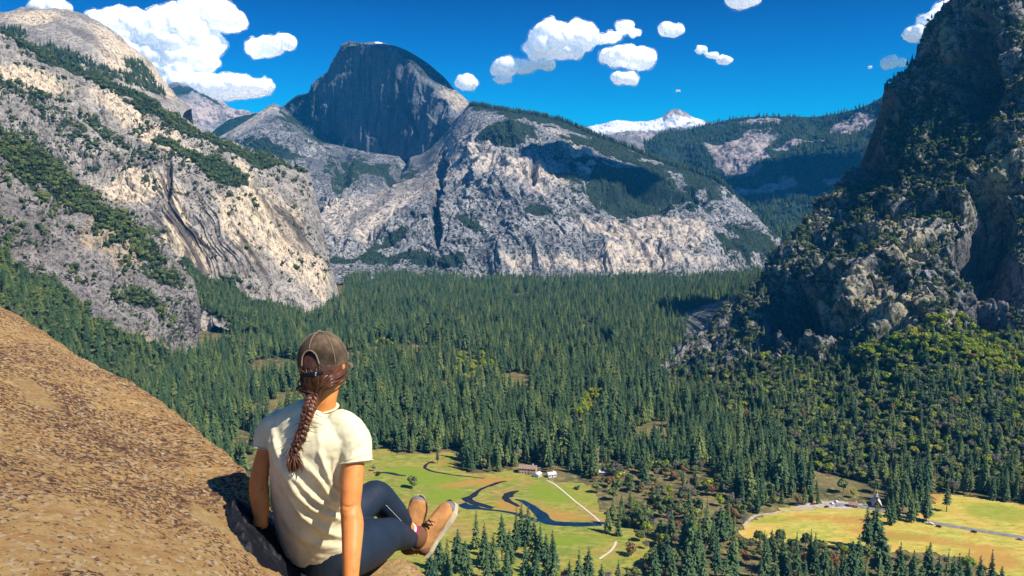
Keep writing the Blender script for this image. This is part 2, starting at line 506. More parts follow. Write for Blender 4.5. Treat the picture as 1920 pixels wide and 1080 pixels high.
L_spur = loft('rock_spur', [
    [(-220, 110, 1330), (-80, 188, 1370), (0, 242, 1420), (80, 294, 1470), (160, 349, 1510), (230, 402, 1540), (291, 442, 1570)],
    [(-220, 300, 1220), (-80, 330, 1260), (0, 365, 1310), (80, 395, 1350), (160, 430, 1390), (250, 460, 1430), (345, 500, 1560)],
    [(-220, 430, 1120), (-80, 440, 1170), (0, 475, 1220), (80, 510, 1250), (170, 545, 1290), (270, 565, 1370), (372, 575, 1570)],
    [(-220, 520, 1000), (-80, 540, 1080), (0, 565, 1130), (90, 595, 1180), (190, 640, 1230), (280, 662, 1320), (377, 650, 1570)],
    [GD(-220, 1000), GD(-80, 960), GD(30, 900), GD(120, 840), GD(220, 770), GD(320, 705), GD(392, 663)]],
    560, 520, M_spur, d_spur, vs=[0, .3, .6, .8, 1], back=(60, 350), paint=p_spur)

# ---- the walls run on to the left, outside the picture
def d_on(L):
    return fbm(L.S / 220, 5, 5, .55) * 45 + ridged(L.S / 60, 4, 8) * 9
L_on = loft('valley_cliff', [
    [(-2600, -900, 1500), (-1700, -420, 1900), (-1000, -200, 2200), (-500, -80, 2350), (-130, 5, 2460)],
    [(-2600, -300, 1300), (-1700, -50, 1650), (-1000, 60, 1950), (-500, 90, 2120), (-130, 128, 2200)],
    [(-2600, 300, 1100), (-1700, 350, 1400), (-1000, 380, 1700), (-500, 400, 1850), (-130, 425, 1900)],
    [(-2600, 900, 600), (-1700, 720, 900), (-1000, 660, 1300), (-500, 640, 1650), (-130, 636, 1720)]],
    220, 160, M_left, d_on, back=(200, 900), paint=lambda L: dict(veg=np.clip(.35 + .6 * fbm(L.S / 160, 4, 3), 0, 1)))
L_on2 = loft('rock_spur', [
    [(-2600, -500, 900), (-1500, -150, 1050), (-900, 0, 1200), (-500, 60, 1280), (-190, 125, 1335)],
    [(-2600, 100, 820), (-1500, 200, 950), (-900, 260, 1080), (-500, 290, 1150), (-190, 310, 1225)],
    [(-2600, 500, 700), (-1500, 500, 800), (-900, 500, 900), (-500, 505, 960), (-190, 522, 1005)],
    [(-2600, 1300, 430), (-1500, 1200, 480), (-900, 1100, 540), (-500, 1050, 590), (-190, 995, 640)]],
    200, 140, M_spur, lambda L: fbm(L.S / 120, 5, 51, .5) * 16, back=(60, 350), paint=lambda L: dict(veg=np.clip(.2 + .9 * L.v + .4 * fbm(L.S / 60, 4, 3), 0, 1)))

# ---- the gap on the left of the great dome: snow flecked peaks far off
def d_far(L):
    return fbm(L.S / 900, 6, 91, .58) * 150 * (0.2 + sstep(0, .15, L.v)) + ridged(L.S / 300, 4, 12) * 45
L_gap = loft('far_peaks', [
    [(250, 175, 9000), (290, 163, 9000), (306, 157, 9000), (320, 165, 9000), (334, 160, 9000), (350, 172, 9000), (375, 186, 9000), (415, 200, 9000), (450, 214, 9000), (490, 232, 9000)],
    [(250, 230, 8200), (350, 225, 8200), (420, 245, 8200), (490, 250, 8200)],
    [(250, 330, 7500), (350, 330, 7500), (420, 330, 7500), (490, 330, 7500)]],
    200, 120, M_far, d_far, back=(400, 2000), vs=[0, .4, 1],
    paint=lambda L: dict(snow=blob(L, [(330, 168, 16, 9, 30), (312, 178, 8, 6), (355, 180, 8, 4)], .9, 150) * .9, tone=blob(L, [(430, 215, 40, 10, 25), (370, 215, 40, 14)], .4, 300),
                         veg=blob(L, [(380, 196, 40, 7, 25), (335, 192, 20, 6)], .5, 200) * .8))
L_gap2 = loft('wooded_shoulder', [
    [(385, 262, 6800), (410, 240, 6800), (430, 226, 6800), (460, 216, 6800), (490, 212, 6800), (530, 205, 6800)],
    [(385, 340, 6300), (430, 330, 6300), (460, 330, 6300), (530, 330, 6300)]],
    120, 80, M_far, lambda L: fbm(L.S / 300, 5, 17) * 35, back=(300, 900), paint=lambda L: dict(veg=np.full(L.px.shape, .95)))

# ---- snow range beyond the ridge
L_snow = loft('snow_range', [
    [(1060, 250, 10500), (1090, 244, 10500), (1130, 234, 10500), (1170, 227, 10500), (1200, 232, 10500), (1238, 223, 10500), (1254, 211, 10500), (1268, 207, 10500), (1285, 212, 10500), (1300, 222, 10500), (1335, 231, 10500), (1400, 245, 10500)],
    [(1060, 262, 9900), (1130, 250, 9900), (1200, 244, 9900), (1240, 244, 9900), (1270, 236, 9900), (1300, 240, 9900), (1400, 262, 9900)],
    [(1060, 330, 9300), (1130, 330, 9300), (1250, 330, 9300), (1400, 330, 9300)]],
    320, 150, M_far, lambda L: fbm(L.S / 500, 6, 19, .6) * 60 * (.15 + sstep(0, .2, L.v)) + ridged(L.S / 160, 4, 4) * 22, back=(400, 1800), vs=[0, .4, 1],
    paint=lambda L: dict(snow=np.clip(blob(L, [(1130, 243, 70, 11, -6), (1170, 234, 40, 8), (1250, 232, 70, 9, -8), (1215, 236, 40, 8), (1320, 236, 40, 6)], .5, 200) * 1.0, 0, 1),
                         tone=blob(L, [(1275, 222, 22, 12)], .3, 200)))
# ---- rounded grey knob, far
L_knob = loft('granite_knob', [
    [(1120, 262, 7400), (1150, 250, 7400), (1180, 244, 7400), (1210, 247, 7400), (1230, 256, 7380), (1242, 275, 7350), (1248, 300, 7330)],
    [(1120, 300, 7000), (1180, 290, 7000), (1248, 320, 7050)],
    [(1120, 400, 6700), (1180, 400, 6700), (1248, 400, 6700)]],
    120, 80, M_far, lambda L: fbm(L.S / 200, 5, 23) * 22 + ridged(L.S / 60, 3, 2) * 9, back=(200, 700), paint=lambda L: dict(tone=np.full(L.px.shape, .1), veg=np.full(L.px.shape, .3)))
# ---- long forested ridge on the right
def p_fr(L):
    rockp = blob(L, [(1405, 300, 52, 26, -20), (1350, 300, 30, 12), (1420, 232, 38, 9), (1600, 222, 40, 10, -20), (1480, 285, 60, 5, -12), (1500, 360, 26, 14), (1440, 350, 50, 12, -20), (1560, 330, 20, 8)], .55, 200)
    return dict(veg=np.clip(.92 - rockp * 1.0, 0, 1), tone=rockp * .7)
L_fr = loft('forested_ridge', [
    [(1215, 275, 6600), (1240, 258, 6600), (1270, 249, 6600), (1310, 240, 6600), (1350, 228, 6600), (1400, 219, 6500), (1450, 218, 6400), (1520, 219, 6300), (1570, 213, 6200), (1620, 198, 6000), (1700, 160, 5900), (1800, 120, 5800)],
    [(1215, 330, 5700), (1300, 320, 5700), (1400, 300, 5600), (1500, 290, 5500), (1600, 280, 5300), (1800, 240, 5200)],
    [(1215, 420, 4900), (1300, 410, 4900), (1400, 400, 4800), (1500, 390, 4700), (1600, 380, 4500), (1800, 360, 4400)],
    [(1215, 540, 4000), (1300, 520, 4000), (1400, 505, 3800), (1500, 500, 3600), (1600, 500, 3500), (1800, 500, 3300)]],
    420, 320, M_far, lambda L: (fbm(L.S / 600, 6, 29, .55) * 120 + ridged(L.S / 260, 4, 44) * 30) * (.12 + .88 * sstep(0, .1, L.v)), back=(400, 1500), paint=p_fr)

# ---- the massif under the great dome
def d_ridge(L):
    P = L.S
    w = P + 60 * np.stack([fbm(P / 400, 3, 1), fbm(P / 400, 3, 2), fbm(P / 400, 3, 3)], -1)
    big = fbm(w / 420, 5, 121, .5) * 50
    lf = 1 - sstep(800, 850, L.px + .35 * (L.py - 400))
    a1, a2 = math.radians(-42), math.radians(28)
    def rib(a, s1, s2, sd):
        return ridged(np.stack([(w[..., 0] * math.cos(a) + w[..., 2] * math.sin(a)) / s1, (-w[..., 0] * math.sin(a) + w[..., 2] * math.cos(a)) / s2, w[..., 1] / 420], -1), 5, sd, .5)
    ribs = (rib(a1, 110, 700, 133) * lf + rib(a2, 130, 620, 134) * (1 - lf)) * 42
    v1, e1 = cells(w / np.array([90, 130, 150]), 13)
    blk = (v1 - .5) * 12 - 7 * (1 - sstep(0, .14, e1))
    fine = fbm(w / 42, 4, 141, .6) * 7
    low = 1 - .75 * sstep(.85, .97, L.v)
    lm = sstep(.05, .25, L.v)
    d = (big + ribs + blk) * (.15 + .85 * lm) * low + fine * (.4 + .6 * lm)
    sl = blob(L, [(470, 230, 60, 22, -30), (720, 380, 130, 36, -28), (820, 300, 40, 50)])     # bare slabs keep smoother
    d *= 1 - .6 * sl
    d -= 75 * blob(L, [(826, 330, 9, 50, 10), (818, 410, 8, 50, -4)], .55, 60) + 90 * blob(L, [(1190, 370, 90, 26, 5)], .4, 120) + 70 * blob(L, [(640, 330, 16, 40, 10), (1000, 330, 8, 30), (745, 320, 10, 40, 30)], .3, 80)
    return d
def p_ridge(L):
    veg = blob(L, [(1000, 222, 110, 7, 12), (955, 258, 42, 18, 0), (1150, 280, 90, 20, 15), (1190, 345, 110, 36, 10), (1320, 350, 50, 34, 20), (655, 320, 34, 22, 0), (520, 285, 70, 8, 15),  # woods, thickened to paint the shade under the dome and on the right flank
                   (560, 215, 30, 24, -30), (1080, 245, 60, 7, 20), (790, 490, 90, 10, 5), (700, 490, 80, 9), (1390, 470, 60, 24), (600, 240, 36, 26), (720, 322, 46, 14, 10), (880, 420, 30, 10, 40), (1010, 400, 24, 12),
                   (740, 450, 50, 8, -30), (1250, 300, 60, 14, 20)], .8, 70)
    slab = blob(L, [(740, 380, 130, 28, -28), (640, 400, 50, 20, -28), (470, 225, 50, 14, -30), (835, 300, 24, 40), (1230, 440, 90, 30, 5), (1140, 430, 50, 18), (1000, 330, 60, 40), (900, 290, 40, 30, -50),
                    (1190, 480, 80, 20), (1130, 500, 160, 14), (1090, 300, 60, 16, 40)], .5, 120)
    cl = blob(L, [(575, 240, 50, 34), (640, 315, 60, 36), (730, 330, 100, 30), (690, 400, 8, 60, 50), (812, 330, 26, 60)], .6, 80) * .55  # dark rock, mostly shade below the great dome painted into the colour
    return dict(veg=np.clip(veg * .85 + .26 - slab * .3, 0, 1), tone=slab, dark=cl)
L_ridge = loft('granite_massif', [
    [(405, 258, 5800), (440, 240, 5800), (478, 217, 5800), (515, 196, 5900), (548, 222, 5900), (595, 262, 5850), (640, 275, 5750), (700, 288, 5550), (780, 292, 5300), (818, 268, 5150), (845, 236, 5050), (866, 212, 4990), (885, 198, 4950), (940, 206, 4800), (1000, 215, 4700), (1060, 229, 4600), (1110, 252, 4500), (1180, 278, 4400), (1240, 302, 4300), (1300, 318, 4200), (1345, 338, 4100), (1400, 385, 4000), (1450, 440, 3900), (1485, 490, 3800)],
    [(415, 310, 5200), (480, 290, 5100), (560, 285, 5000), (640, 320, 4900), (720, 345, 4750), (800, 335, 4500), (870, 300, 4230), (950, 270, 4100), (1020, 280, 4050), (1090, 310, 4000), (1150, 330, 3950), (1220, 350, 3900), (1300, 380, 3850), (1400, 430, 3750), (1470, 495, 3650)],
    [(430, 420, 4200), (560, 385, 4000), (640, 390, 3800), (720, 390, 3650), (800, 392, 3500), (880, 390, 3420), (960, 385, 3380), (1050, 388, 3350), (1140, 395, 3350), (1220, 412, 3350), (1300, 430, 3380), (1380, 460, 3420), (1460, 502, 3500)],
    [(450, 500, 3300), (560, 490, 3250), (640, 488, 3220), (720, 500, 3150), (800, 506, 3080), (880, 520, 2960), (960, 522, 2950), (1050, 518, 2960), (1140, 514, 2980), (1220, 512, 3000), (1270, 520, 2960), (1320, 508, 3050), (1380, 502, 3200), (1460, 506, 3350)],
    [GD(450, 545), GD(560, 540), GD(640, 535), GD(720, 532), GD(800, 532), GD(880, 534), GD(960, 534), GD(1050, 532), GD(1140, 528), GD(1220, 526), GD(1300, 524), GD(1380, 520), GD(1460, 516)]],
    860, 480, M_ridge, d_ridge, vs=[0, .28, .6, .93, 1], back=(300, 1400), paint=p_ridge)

# ---- the great split dome: a sheer face and a rounded back, one mesh
def great_dome():
    rim = [(528, 204, 6230), (556, 184, 6190), (578, 174, 6150), (592, 152, 6100), (614, 138, 6040), (628, 112, 6000), (640, 92, 5960), (650, 81, 5930), (672, 82, 5870), (700, 88, 5790), (725, 92, 5710), (750, 106, 5630), (775, 128, 5550), (798, 156, 5480),
           (820, 178, 5400), (840, 196, 5330), (854, 222, 5270), (858, 262, 5230)]
    foot = [(535, 262, 6120), (555, 270, 6080), (572, 272, 6050), (592, 274, 6010), (615, 262, 5940), (640, 275, 5870), (665, 290, 5800), (690, 300, 5730), (715, 305, 5650), (740, 305, 5570), (765, 300, 5490), (790, 300, 5410), (815, 300, 5330), (835, 300, 5260), (850, 300, 5200), (862, 300, 5150)]
    back = [(528, 200, 6260), (556, 180, 6220), (578, 172, 6180), (592, 150, 6150), (614, 134, 6100), (628, 108, 6060), (640, 89, 6020), (655, 80, 5930), (680, 81, 5930), (712, 80, 5940), (752, 90, 5930), (796, 114, 5900), (828, 142, 5850), (854, 170, 5800),
            (878, 190, 5700), (888, 205, 5600), (892, 225, 5500), (890, 262, 5400)]
    side = [(528, 202, 6245), (556, 182, 6205), (578, 173, 6165), (592, 156, 6125), (614, 140, 6070), (628, 114, 6030), (640, 93, 5990), (655, 88, 5880), (680, 86, 5860), (712, 86, 5830), (742, 96, 5790), (780, 120, 5740), (808, 148, 5690), (836, 176, 5620),
            (860, 200, 5540), (872, 217, 5480), (880, 235, 5430), (878, 264, 5370)]
    nu, nv = 420, 300
    def dsp(L):
        w = L.S
        wall = sstep(.47, .53, L.v)
        q = np.stack([(w[..., 0] * .6 - w[..., 1] * .8) / 60, w[..., 2] / 500, w[..., 1] / 900], -1)
        d = wall * (ridged(q, 5, 61) * 24 + fbm(w / 160, 5, 5, .6) * 20) + (1 - wall) * fbm(w / 170, 4, 15) * 9
        v1, e1 = cells(w / np.array([170, 170, 330]), 23)
        d += wall * (v1 - .5) * 40
        d -= wall * 25 * blob(L, [(690, 160, 10, 60, 4), (765, 200, 60, 5, 70)], .3, 100)
        return d
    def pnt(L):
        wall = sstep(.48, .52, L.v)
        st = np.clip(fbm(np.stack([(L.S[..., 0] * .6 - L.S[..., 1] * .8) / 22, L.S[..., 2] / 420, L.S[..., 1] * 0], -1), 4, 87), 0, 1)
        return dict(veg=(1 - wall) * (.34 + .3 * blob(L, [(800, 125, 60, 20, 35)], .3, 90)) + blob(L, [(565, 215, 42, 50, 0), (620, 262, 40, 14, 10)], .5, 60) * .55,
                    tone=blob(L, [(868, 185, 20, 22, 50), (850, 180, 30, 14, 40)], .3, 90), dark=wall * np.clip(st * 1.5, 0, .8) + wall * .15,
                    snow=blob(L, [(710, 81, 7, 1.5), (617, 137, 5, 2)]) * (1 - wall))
    rows = [back, side, rim, rim, foot]
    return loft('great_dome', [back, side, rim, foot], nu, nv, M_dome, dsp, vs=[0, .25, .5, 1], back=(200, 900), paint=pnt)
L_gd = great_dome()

# ---- right: the steep dark wall with its spur running down into the valley
def d_right(L):
    P = L.S
    w = P + 22 * np.stack([fbm(P / 140, 3, 1), fbm(P / 140, 3, 2), fbm(P / 140, 3, 3)], -1)
    big = fbm(w / 210, 5, 221, .55) * 48
    ribs = ridged(np.stack([w[..., 0] / 60, w[..., 1] / 60, w[..., 2] / 150], -1), 5, 233) * 20
    v1, e1 = cells(w / np.array([48, 48, 70]), 43)
    blk = (v1 - .5) * 26 - 10 * (1 - sstep(0, .15, e1))
    fine = fbm(w / 18, 4, 241, .6) * 6.5
    up = 1 - sstep(.82, .9, L.v)
    lm = sstep(0.0, .08, L.v)
    d = (big + ribs + blk) * (.2 + .8 * lm) * (.25 + .75 * up) + fine * (.4 + .6 * up)
    d *= sstep(0, .05, L.u) * .9 + .1
    d -= 100 * blob(L, [(1850, 500, 50, 130, -8), (1500, 610, 50, 55, 0), (1835, 130, 45, 90, 10), (1640, 240, 22, 70, 12)], .7, 70)
    d += 22 * blob(L, [(1650, 560, 110, 60, 10), (1780, 90, 14, 50)], .6, 60)
    return d
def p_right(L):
    steep = blob(L, [(1850, 520, 62, 120, -8), (1500, 610, 66, 58, 0), (1830, 120, 60, 90, 10), (1640, 230, 30, 90, 15)], .45, 70)  # steep hollows; their shade is also painted in as dark rock
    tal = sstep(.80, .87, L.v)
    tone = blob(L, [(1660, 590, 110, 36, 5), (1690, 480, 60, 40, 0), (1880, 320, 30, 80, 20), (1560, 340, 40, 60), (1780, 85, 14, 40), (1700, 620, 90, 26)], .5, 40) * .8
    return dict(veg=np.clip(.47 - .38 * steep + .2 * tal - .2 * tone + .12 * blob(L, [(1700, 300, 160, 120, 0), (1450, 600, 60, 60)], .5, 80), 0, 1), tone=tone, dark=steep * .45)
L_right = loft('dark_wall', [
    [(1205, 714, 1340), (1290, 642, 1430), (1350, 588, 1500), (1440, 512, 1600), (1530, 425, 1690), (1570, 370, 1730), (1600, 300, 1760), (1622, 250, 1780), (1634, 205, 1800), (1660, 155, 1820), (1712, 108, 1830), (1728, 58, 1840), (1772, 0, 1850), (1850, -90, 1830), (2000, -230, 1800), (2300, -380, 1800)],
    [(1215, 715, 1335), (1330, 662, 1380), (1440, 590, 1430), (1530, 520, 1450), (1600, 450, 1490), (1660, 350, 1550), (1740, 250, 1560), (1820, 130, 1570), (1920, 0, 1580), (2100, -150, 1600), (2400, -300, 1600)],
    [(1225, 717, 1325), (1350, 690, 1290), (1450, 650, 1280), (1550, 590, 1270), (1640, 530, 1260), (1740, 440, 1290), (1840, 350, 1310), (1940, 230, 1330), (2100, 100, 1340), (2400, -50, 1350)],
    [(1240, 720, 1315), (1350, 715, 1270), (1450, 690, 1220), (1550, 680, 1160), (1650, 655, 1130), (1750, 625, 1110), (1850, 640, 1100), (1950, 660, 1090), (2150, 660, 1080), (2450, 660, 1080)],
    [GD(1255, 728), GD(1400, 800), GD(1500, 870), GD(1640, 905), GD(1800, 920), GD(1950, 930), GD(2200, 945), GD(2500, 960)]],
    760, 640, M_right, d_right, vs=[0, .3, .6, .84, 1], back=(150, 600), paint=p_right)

# ---- valley floor: one sheet to the horizon
def ground_mat():
    m, nt, b, out = new_mat('forest_floor')
    co = coords(nt)
    c = mix(nt, maprange(nt, noise(nt, co, 1 / 60, 8, .7), .35, .65), (0.07, 0.07, 0.03), (0.20, 0.155, 0.065))
    c = mix(nt, maprange(nt, noise(nt, co, 1 / 9, 6, .7), .5, .62), c, (0.25, 0.23, 0.07))
    nt.links.new(c, b.inputs['Base Color'])
    nt.links.new(bump(nt, noise(nt, co, 1 / 5, 6, .7), .8, 2), b.inputs['Normal'])
    return m
def meadow_mat(name, cols):
    m, nt, b, out = new_mat(name)
    co = coords(nt)
    n1 = noise(nt, co, 1 / 85, 6, .6, .6); n2 = noise(nt, coords(nt, (1, 2.2, 1), (0, 0, .35)), 1 / 14, 8, .75)
    c = mix(nt, maprange(nt, n1, .42, .56), cols[0], cols[1])
    c = mix(nt, maprange(nt, noise(nt, coords(nt, (1, 1.6, 1), (0, 0, -.4)), 1 / 5.5, 8, .8), .52, .60), c, tuple(v * .5 for v in cols[1]))
    c = mix(nt, maprange(nt, noise(nt, co, 1 / 38, 8, .75), .50, .60), c, cols[2])
    c = mix(nt, maprange(nt, n2, .42, .66), c, cols[3])
    c = mix(nt, math_n(nt, 'MULTIPLY', attr(nt, 'lush'), .85), c, (0.20, 0.27, 0.02))
    c = mix(nt, math_n(nt, 'MULTIPLY', attr(nt, 'rust'), .75), c, (0.44, 0.22, 0.05))
    nt.links.new(c, b.inputs['Base Color'])
    nt.links.new(bump(nt, noise(nt, co, 1 / 2.5, 6, .8), .7, .8), b.inputs['Normal'])
    return m
bm_g = np.array([[-30000, -6000, -.4], [30000, -6000, -.4], [30000, 30000, -.4], [-30000, 30000, -.4]])
gx = np.linspace(-3000, 4000, 60); gy = np.linspace(-400, 8000, 70)
mesh_obj('ground', bm_g, [[0, 1, 2, 3]], ground_mat(), kind='structure', smooth=False)
# ------------------------------------------------------------------ meadows, river, path and road on the valley floor
def poly_sheet(name, poly, z, mat, kind='structure', step=6.0, paint=None, rag=6.0, seed=0):
    """a flat sheet with a ragged outline and a grid of faces inside it"""
    P = np.array([G(x, y, z)[:2] for x, y in poly])
    lo, hi = P.min(0) - step, P.max(0) + step
    nx = int((hi[0] - lo[0]) / step) + 2; ny = int((hi[1] - lo[1]) / step) + 2
    X, Y = np.meshgrid(lo[0] + np.arange(nx) * step, lo[1] + np.arange(ny) * step, indexing='ij')
    q = np.stack([X / 26, Y / 26, X * 0 + seed], -1)
    Xw = X + fbm(q, 4, 3) * rag; Yw = Y + fbm(q, 4, 9) * rag
    keep = in_poly(X, Y, [tuple(p) for p in P])
    f = grid_faces(nx, ny)
    kf = keep.ravel()[f].all(1)
    V = np.stack([Xw, Yw, np.full(X.shape, z)], -1).reshape(-1, 3)
    f = f[kf]
    used = np.unique(f); mp = np.full(len(V), -1); mp[used] = np.arange(len(used))
    V = V[used]; f = mp[f]
    at = {}
    px, py = PX(V)
    L = Land(); L.px = px; L.py = py; L.S = V
    if paint is not None: at = paint(L)
    return mesh_obj(name, V, f, mat, attrs=at, kind=kind)

def ribbon(name, pts, widths, z, mat, kind='structure', n=90, wob=0.0, th=0.0, label=None, cat=None):
    P = np.array([G(x, y, z) for x, y in pts])
    t = np.linspace(0, len(P) - 1, n)
    C = catmull(P, t)
    w = np.interp(t, np.linspace(0, len(P) - 1, len(widths)), widths)
    T = np.gradient(C, axis=0); T[:, 2] = 0; T /= np.linalg.norm(T, axis=1, keepdims=True) + 1e-9
    Nn = np.stack([-T[:, 1], T[:, 0], T[:, 2] * 0], 1)
    a = w / 2 * (1 + wob * fbm(np.stack([t * 1.3, t * 0, t * 0], 1), 3, 4)); b2 = w / 2 * (1 + wob * fbm(np.stack([t * 1.3, t * 0 + 9, t * 0], 1), 3, 5))
    V = np.stack([C + Nn * a[:, None], C - Nn * b2[:, None]], 1)
    V[..., 2] = z
    return mesh_obj(name, V.reshape(-1, 3), grid_faces(n, 2), mat, kind=kind, label=label, cat=cat)

M_meadL = meadow_mat('marsh_grass', [(0.28, 0.26, 0.035), (0.17, 0.23, 0.025), (0.32, 0.20, 0.06), (0.38, 0.34, 0.08)])
M_meadR = meadow_mat('dry_grass', [(0.47, 0.36, 0.055), (0.37, 0.36, 0.05), (0.55, 0.33, 0.07), (0.60, 0.48, 0.12)])
MEAD_L = [(640, 880), (690, 850), (718, 838), (760, 852), (805, 850), (850, 843), (868, 852), (856, 872), (880, 884), (930, 887), (965, 876), (1000, 890), (1040, 902), (1110, 906), (1124, 925),
          (1128, 950), (1150, 975), (1195, 992), (1235, 1005), (1230, 1040), (1150, 1120), (1000, 1200), (700, 1200), (600, 1000)]
MEAD_R = [(1388, 1005), (1393, 975), (1430, 960), (1480, 945), (1500, 938), (1560, 938), (1640, 948), (1700, 960), (1735, 958), (1742, 925), (1765, 922), (1850, 934), (1990, 955), (2200, 990), (2200, 1110), (1960, 1100), (1880, 1082), (1800, 1050),
          (1700, 1038), (1600, 1030), (1500, 1018), (1420, 1018)]
poly_sheet('meadow', MEAD_L, 0.0, M_meadL, paint=lambda L: dict(
    lush=blob(L, [(1040, 925, 50, 14, 10), (800, 900, 60, 14), (820, 930, 36, 16), (760, 885, 60, 9), (1050, 1010, 60, 10)], .6, 30),
    rust=blob(L, [(1060, 968, 60, 9, 5), (890, 905, 60, 4, -5), (950, 945, 24, 9), (880, 875, 50, 4, 8), (830, 960, 40, 12)], .7, 30)))
poly_sheet('meadow', MEAD_R, 0.0, M_meadR, seed=4, paint=lambda L: dict(
    lush=blob(L, [(1880, 965, 90, 14, 5), (1440, 975, 60, 9), (1700, 1005, 40, 8)], .6, 40) * .7,
    rust=blob(L, [(1800, 1020, 160, 8, 8), (1860, 1050, 60, 16), (1600, 975, 60, 6), (1750, 935, 12, 8), (1520, 970, 60, 5)], .7, 40)))

def plain_mat(name, col, rough=.8, var=.25, scale=1.0, spec=.2, bmp=0.0, bd=.01, metal=0.0):
    m, nt, b, out = new_mat(name)
    co = coords(nt)
    n = noise(nt, co, scale, 5, .6)
    c = mix(nt, maprange(nt, n, .3, .7), tuple(v * (1 - var) for v in col), tuple(min(1, v * (1 + var)) for v in col))
    nt.links.new(c, b.inputs['Base Color'])
    b.inputs['Roughness'].default_value = rough
    b.inputs['Specular IOR Level'].default_value = spec
    b.inputs['Metallic'].default_value = metal
    if bmp: nt.links.new(bump(nt, n, bmp, bd), b.inputs['Normal'])
    return m
M_water = plain_mat('river_water', (0.010, 0.028, 0.045), .12, .3, .1, .6)
M_mud = plain_mat('wet_peat', (0.018, 0.017, 0.02), .35, .4, .2, .5)
M_path = plain_mat('boardwalk_planks', (0.62, 0.55, 0.42), .8, .15, .5)
M_road = plain_mat('asphalt', (0.22, 0.20, 0.20), .9, .2, .2)
M_gravel = plain_mat('gravel', (0.42, 0.36, 0.30), .9, .3, .15)

ribbon('river', [(1142, 983), (1110, 983), (1070, 983), (1040, 981), (1022, 974), (1008, 960), (994, 948), (980, 940), (966, 936)], [6, 8, 10, 11, 14, 11, 7, 5, 3], .12, M_water, wob=.25)
ribbon('river', [(866, 944), (880, 950), (900, 953), (930, 957), (960, 962), (985, 968), (1010, 978)], [10, 11, 6, 4, 5, 6, 5], .10, M_water, wob=.4)
ribbon('creek', [(950, 902), (935, 905), (915, 912), (897, 920), (884, 930), (880, 938), (898, 946), (925, 952)], [2, 4, 4, 5, 9, 10, 6, 4], .14, M_mud, wob=.6)
ribbon('creek', [(972, 920), (958, 926), (950, 933), (958, 942), (972, 950)], [3, 8, 9, 7, 4], .16, M_mud, wob=.7)
ribbon('creek', [(812, 864), (800, 871), (797, 877), (812, 884), (840, 889), (875, 893), (908, 897)], [2, 3, 3.5, 4, 3, 2, 1.5], .14, M_mud, wob=.5)
ribbon('creek', [(700, 886), (725, 886), (745, 890), (762, 892)], [2, 4, 5, 2], .14, M_mud, wob=.5)
ribbon('boardwalk', [(1026, 901), (1040, 908), (1060, 924), (1080, 941), (1098, 955), (1115, 969), (1132, 985), (1141, 993)], [2.0], .3, M_path, n=60)
ribbon('path', [(1155, 1015), (1153, 1022), (1145, 1033), (1134, 1041), (1124, 1048)], [2.0], .2, M_path, n=40)
ribbon('path', [(1396, 985), (1405, 974), (1420, 966), (1450, 962), (1480, 957), (1530, 955)], [3.5, 3], .16, M_gravel, n=40, wob=.3)
poly_sheet('parking_lot', [(1472, 948), (1490, 941), (1530, 938), (1575, 936), (1640, 948), (1650, 957), (1600, 956), (1540, 952), (1490, 951)], .14, M_gravel, step=3, rag=3)
ribbon('road', [(1560, 944), (1600, 948), (1640, 955), (1690, 967), (1740, 978), (1790, 987), (1850, 997), (1920, 1008), (2000, 1024), (2150, 1050)], [7], .2, M_road, n=80)
ribbon('road', [(1205, 985), (1230, 968), (1262, 972), (1300, 985), (1350, 1000)], [5], .12, M_mud, n=40, wob=.3)
for cx, cy in ((900, 873), (620, 873)): pass
poly_sheet('meadow', [(684, 664), (692, 655), (735, 653), (742, 662), (720, 668)], 0.0, M_meadL, step=9, rag=8, paint=lambda L: dict(lush=L.px * 0 + .8, rust=L.px * 0))
poly_sheet('meadow', [(752, 660), (790, 654), (800, 659), (780, 663)], 0.0, M_meadR, step=9, rag=8, paint=lambda L: dict(lush=L.px * 0 + .3, rust=L.px * 0))
poly_sheet('meadow', [(1068, 800), (1090, 788), (1118, 765), (1126, 742), (1122, 765), (1115, 782), (1094, 812), (1078, 815)], 0.0, M_meadL, step=6, rag=5, paint=lambda L: dict(lush=L.px * 0 + .7, rust=L.px * 0))
# ------------------------------------------------------------------ trees
def leaf_mat(name, cols, var=.5, trans=.25, nscale=.35):
    """cols: three base colours; each tree takes its own mix, each clump its own shade"""
    m, nt, b, out = new_mat(name)
    oi = nt.nodes.new('ShaderNodeObjectInfo')
    c = mix(nt, maprange(nt, oi.outputs['Random'], 0.0, .55), cols[0], cols[1])
    ln = noise(nt, oi.outputs['Location'], 1 / 70, 3, .6)
    c = mix(nt, maprange(nt, math_n(nt, 'ADD', oi.outputs['Random'], math_n(nt, 'MULTIPLY', math_n(nt, 'SUBTRACT', ln, .5), 2.0)), .55, 1.1), c, cols[2])
    co = coords(nt)
    n = noise(nt, co, nscale, 4, .7)
    c = mix(nt, maprange(nt, n, .3, .7), tuple([0.45] * 3), tuple([1.5] * 3)) if False else mix(nt, 1.0, c, mix(nt, maprange(nt, n, .3, .7), (0.5, 0.55, 0.6), (1.0, 1.0, 0.9)), 'MULTIPLY')
    nt.links.new(c, b.inputs['Base Color'])
    b.inputs['Roughness'].default_value = .7
    tr = nt.nodes.new('ShaderNodeBsdfTranslucent'); nt.links.new(c, tr.inputs['Color'])
    ms = nt.nodes.new('ShaderNodeMixShader'); ms.inputs[0].default_value = trans
    nt.links.new(b.outputs[0], ms.inputs[1]); nt.links.new(tr.outputs[0], ms.inputs[2])
    nt.links.new(ms.outputs[0], out.inputs['Surface'])
    return m

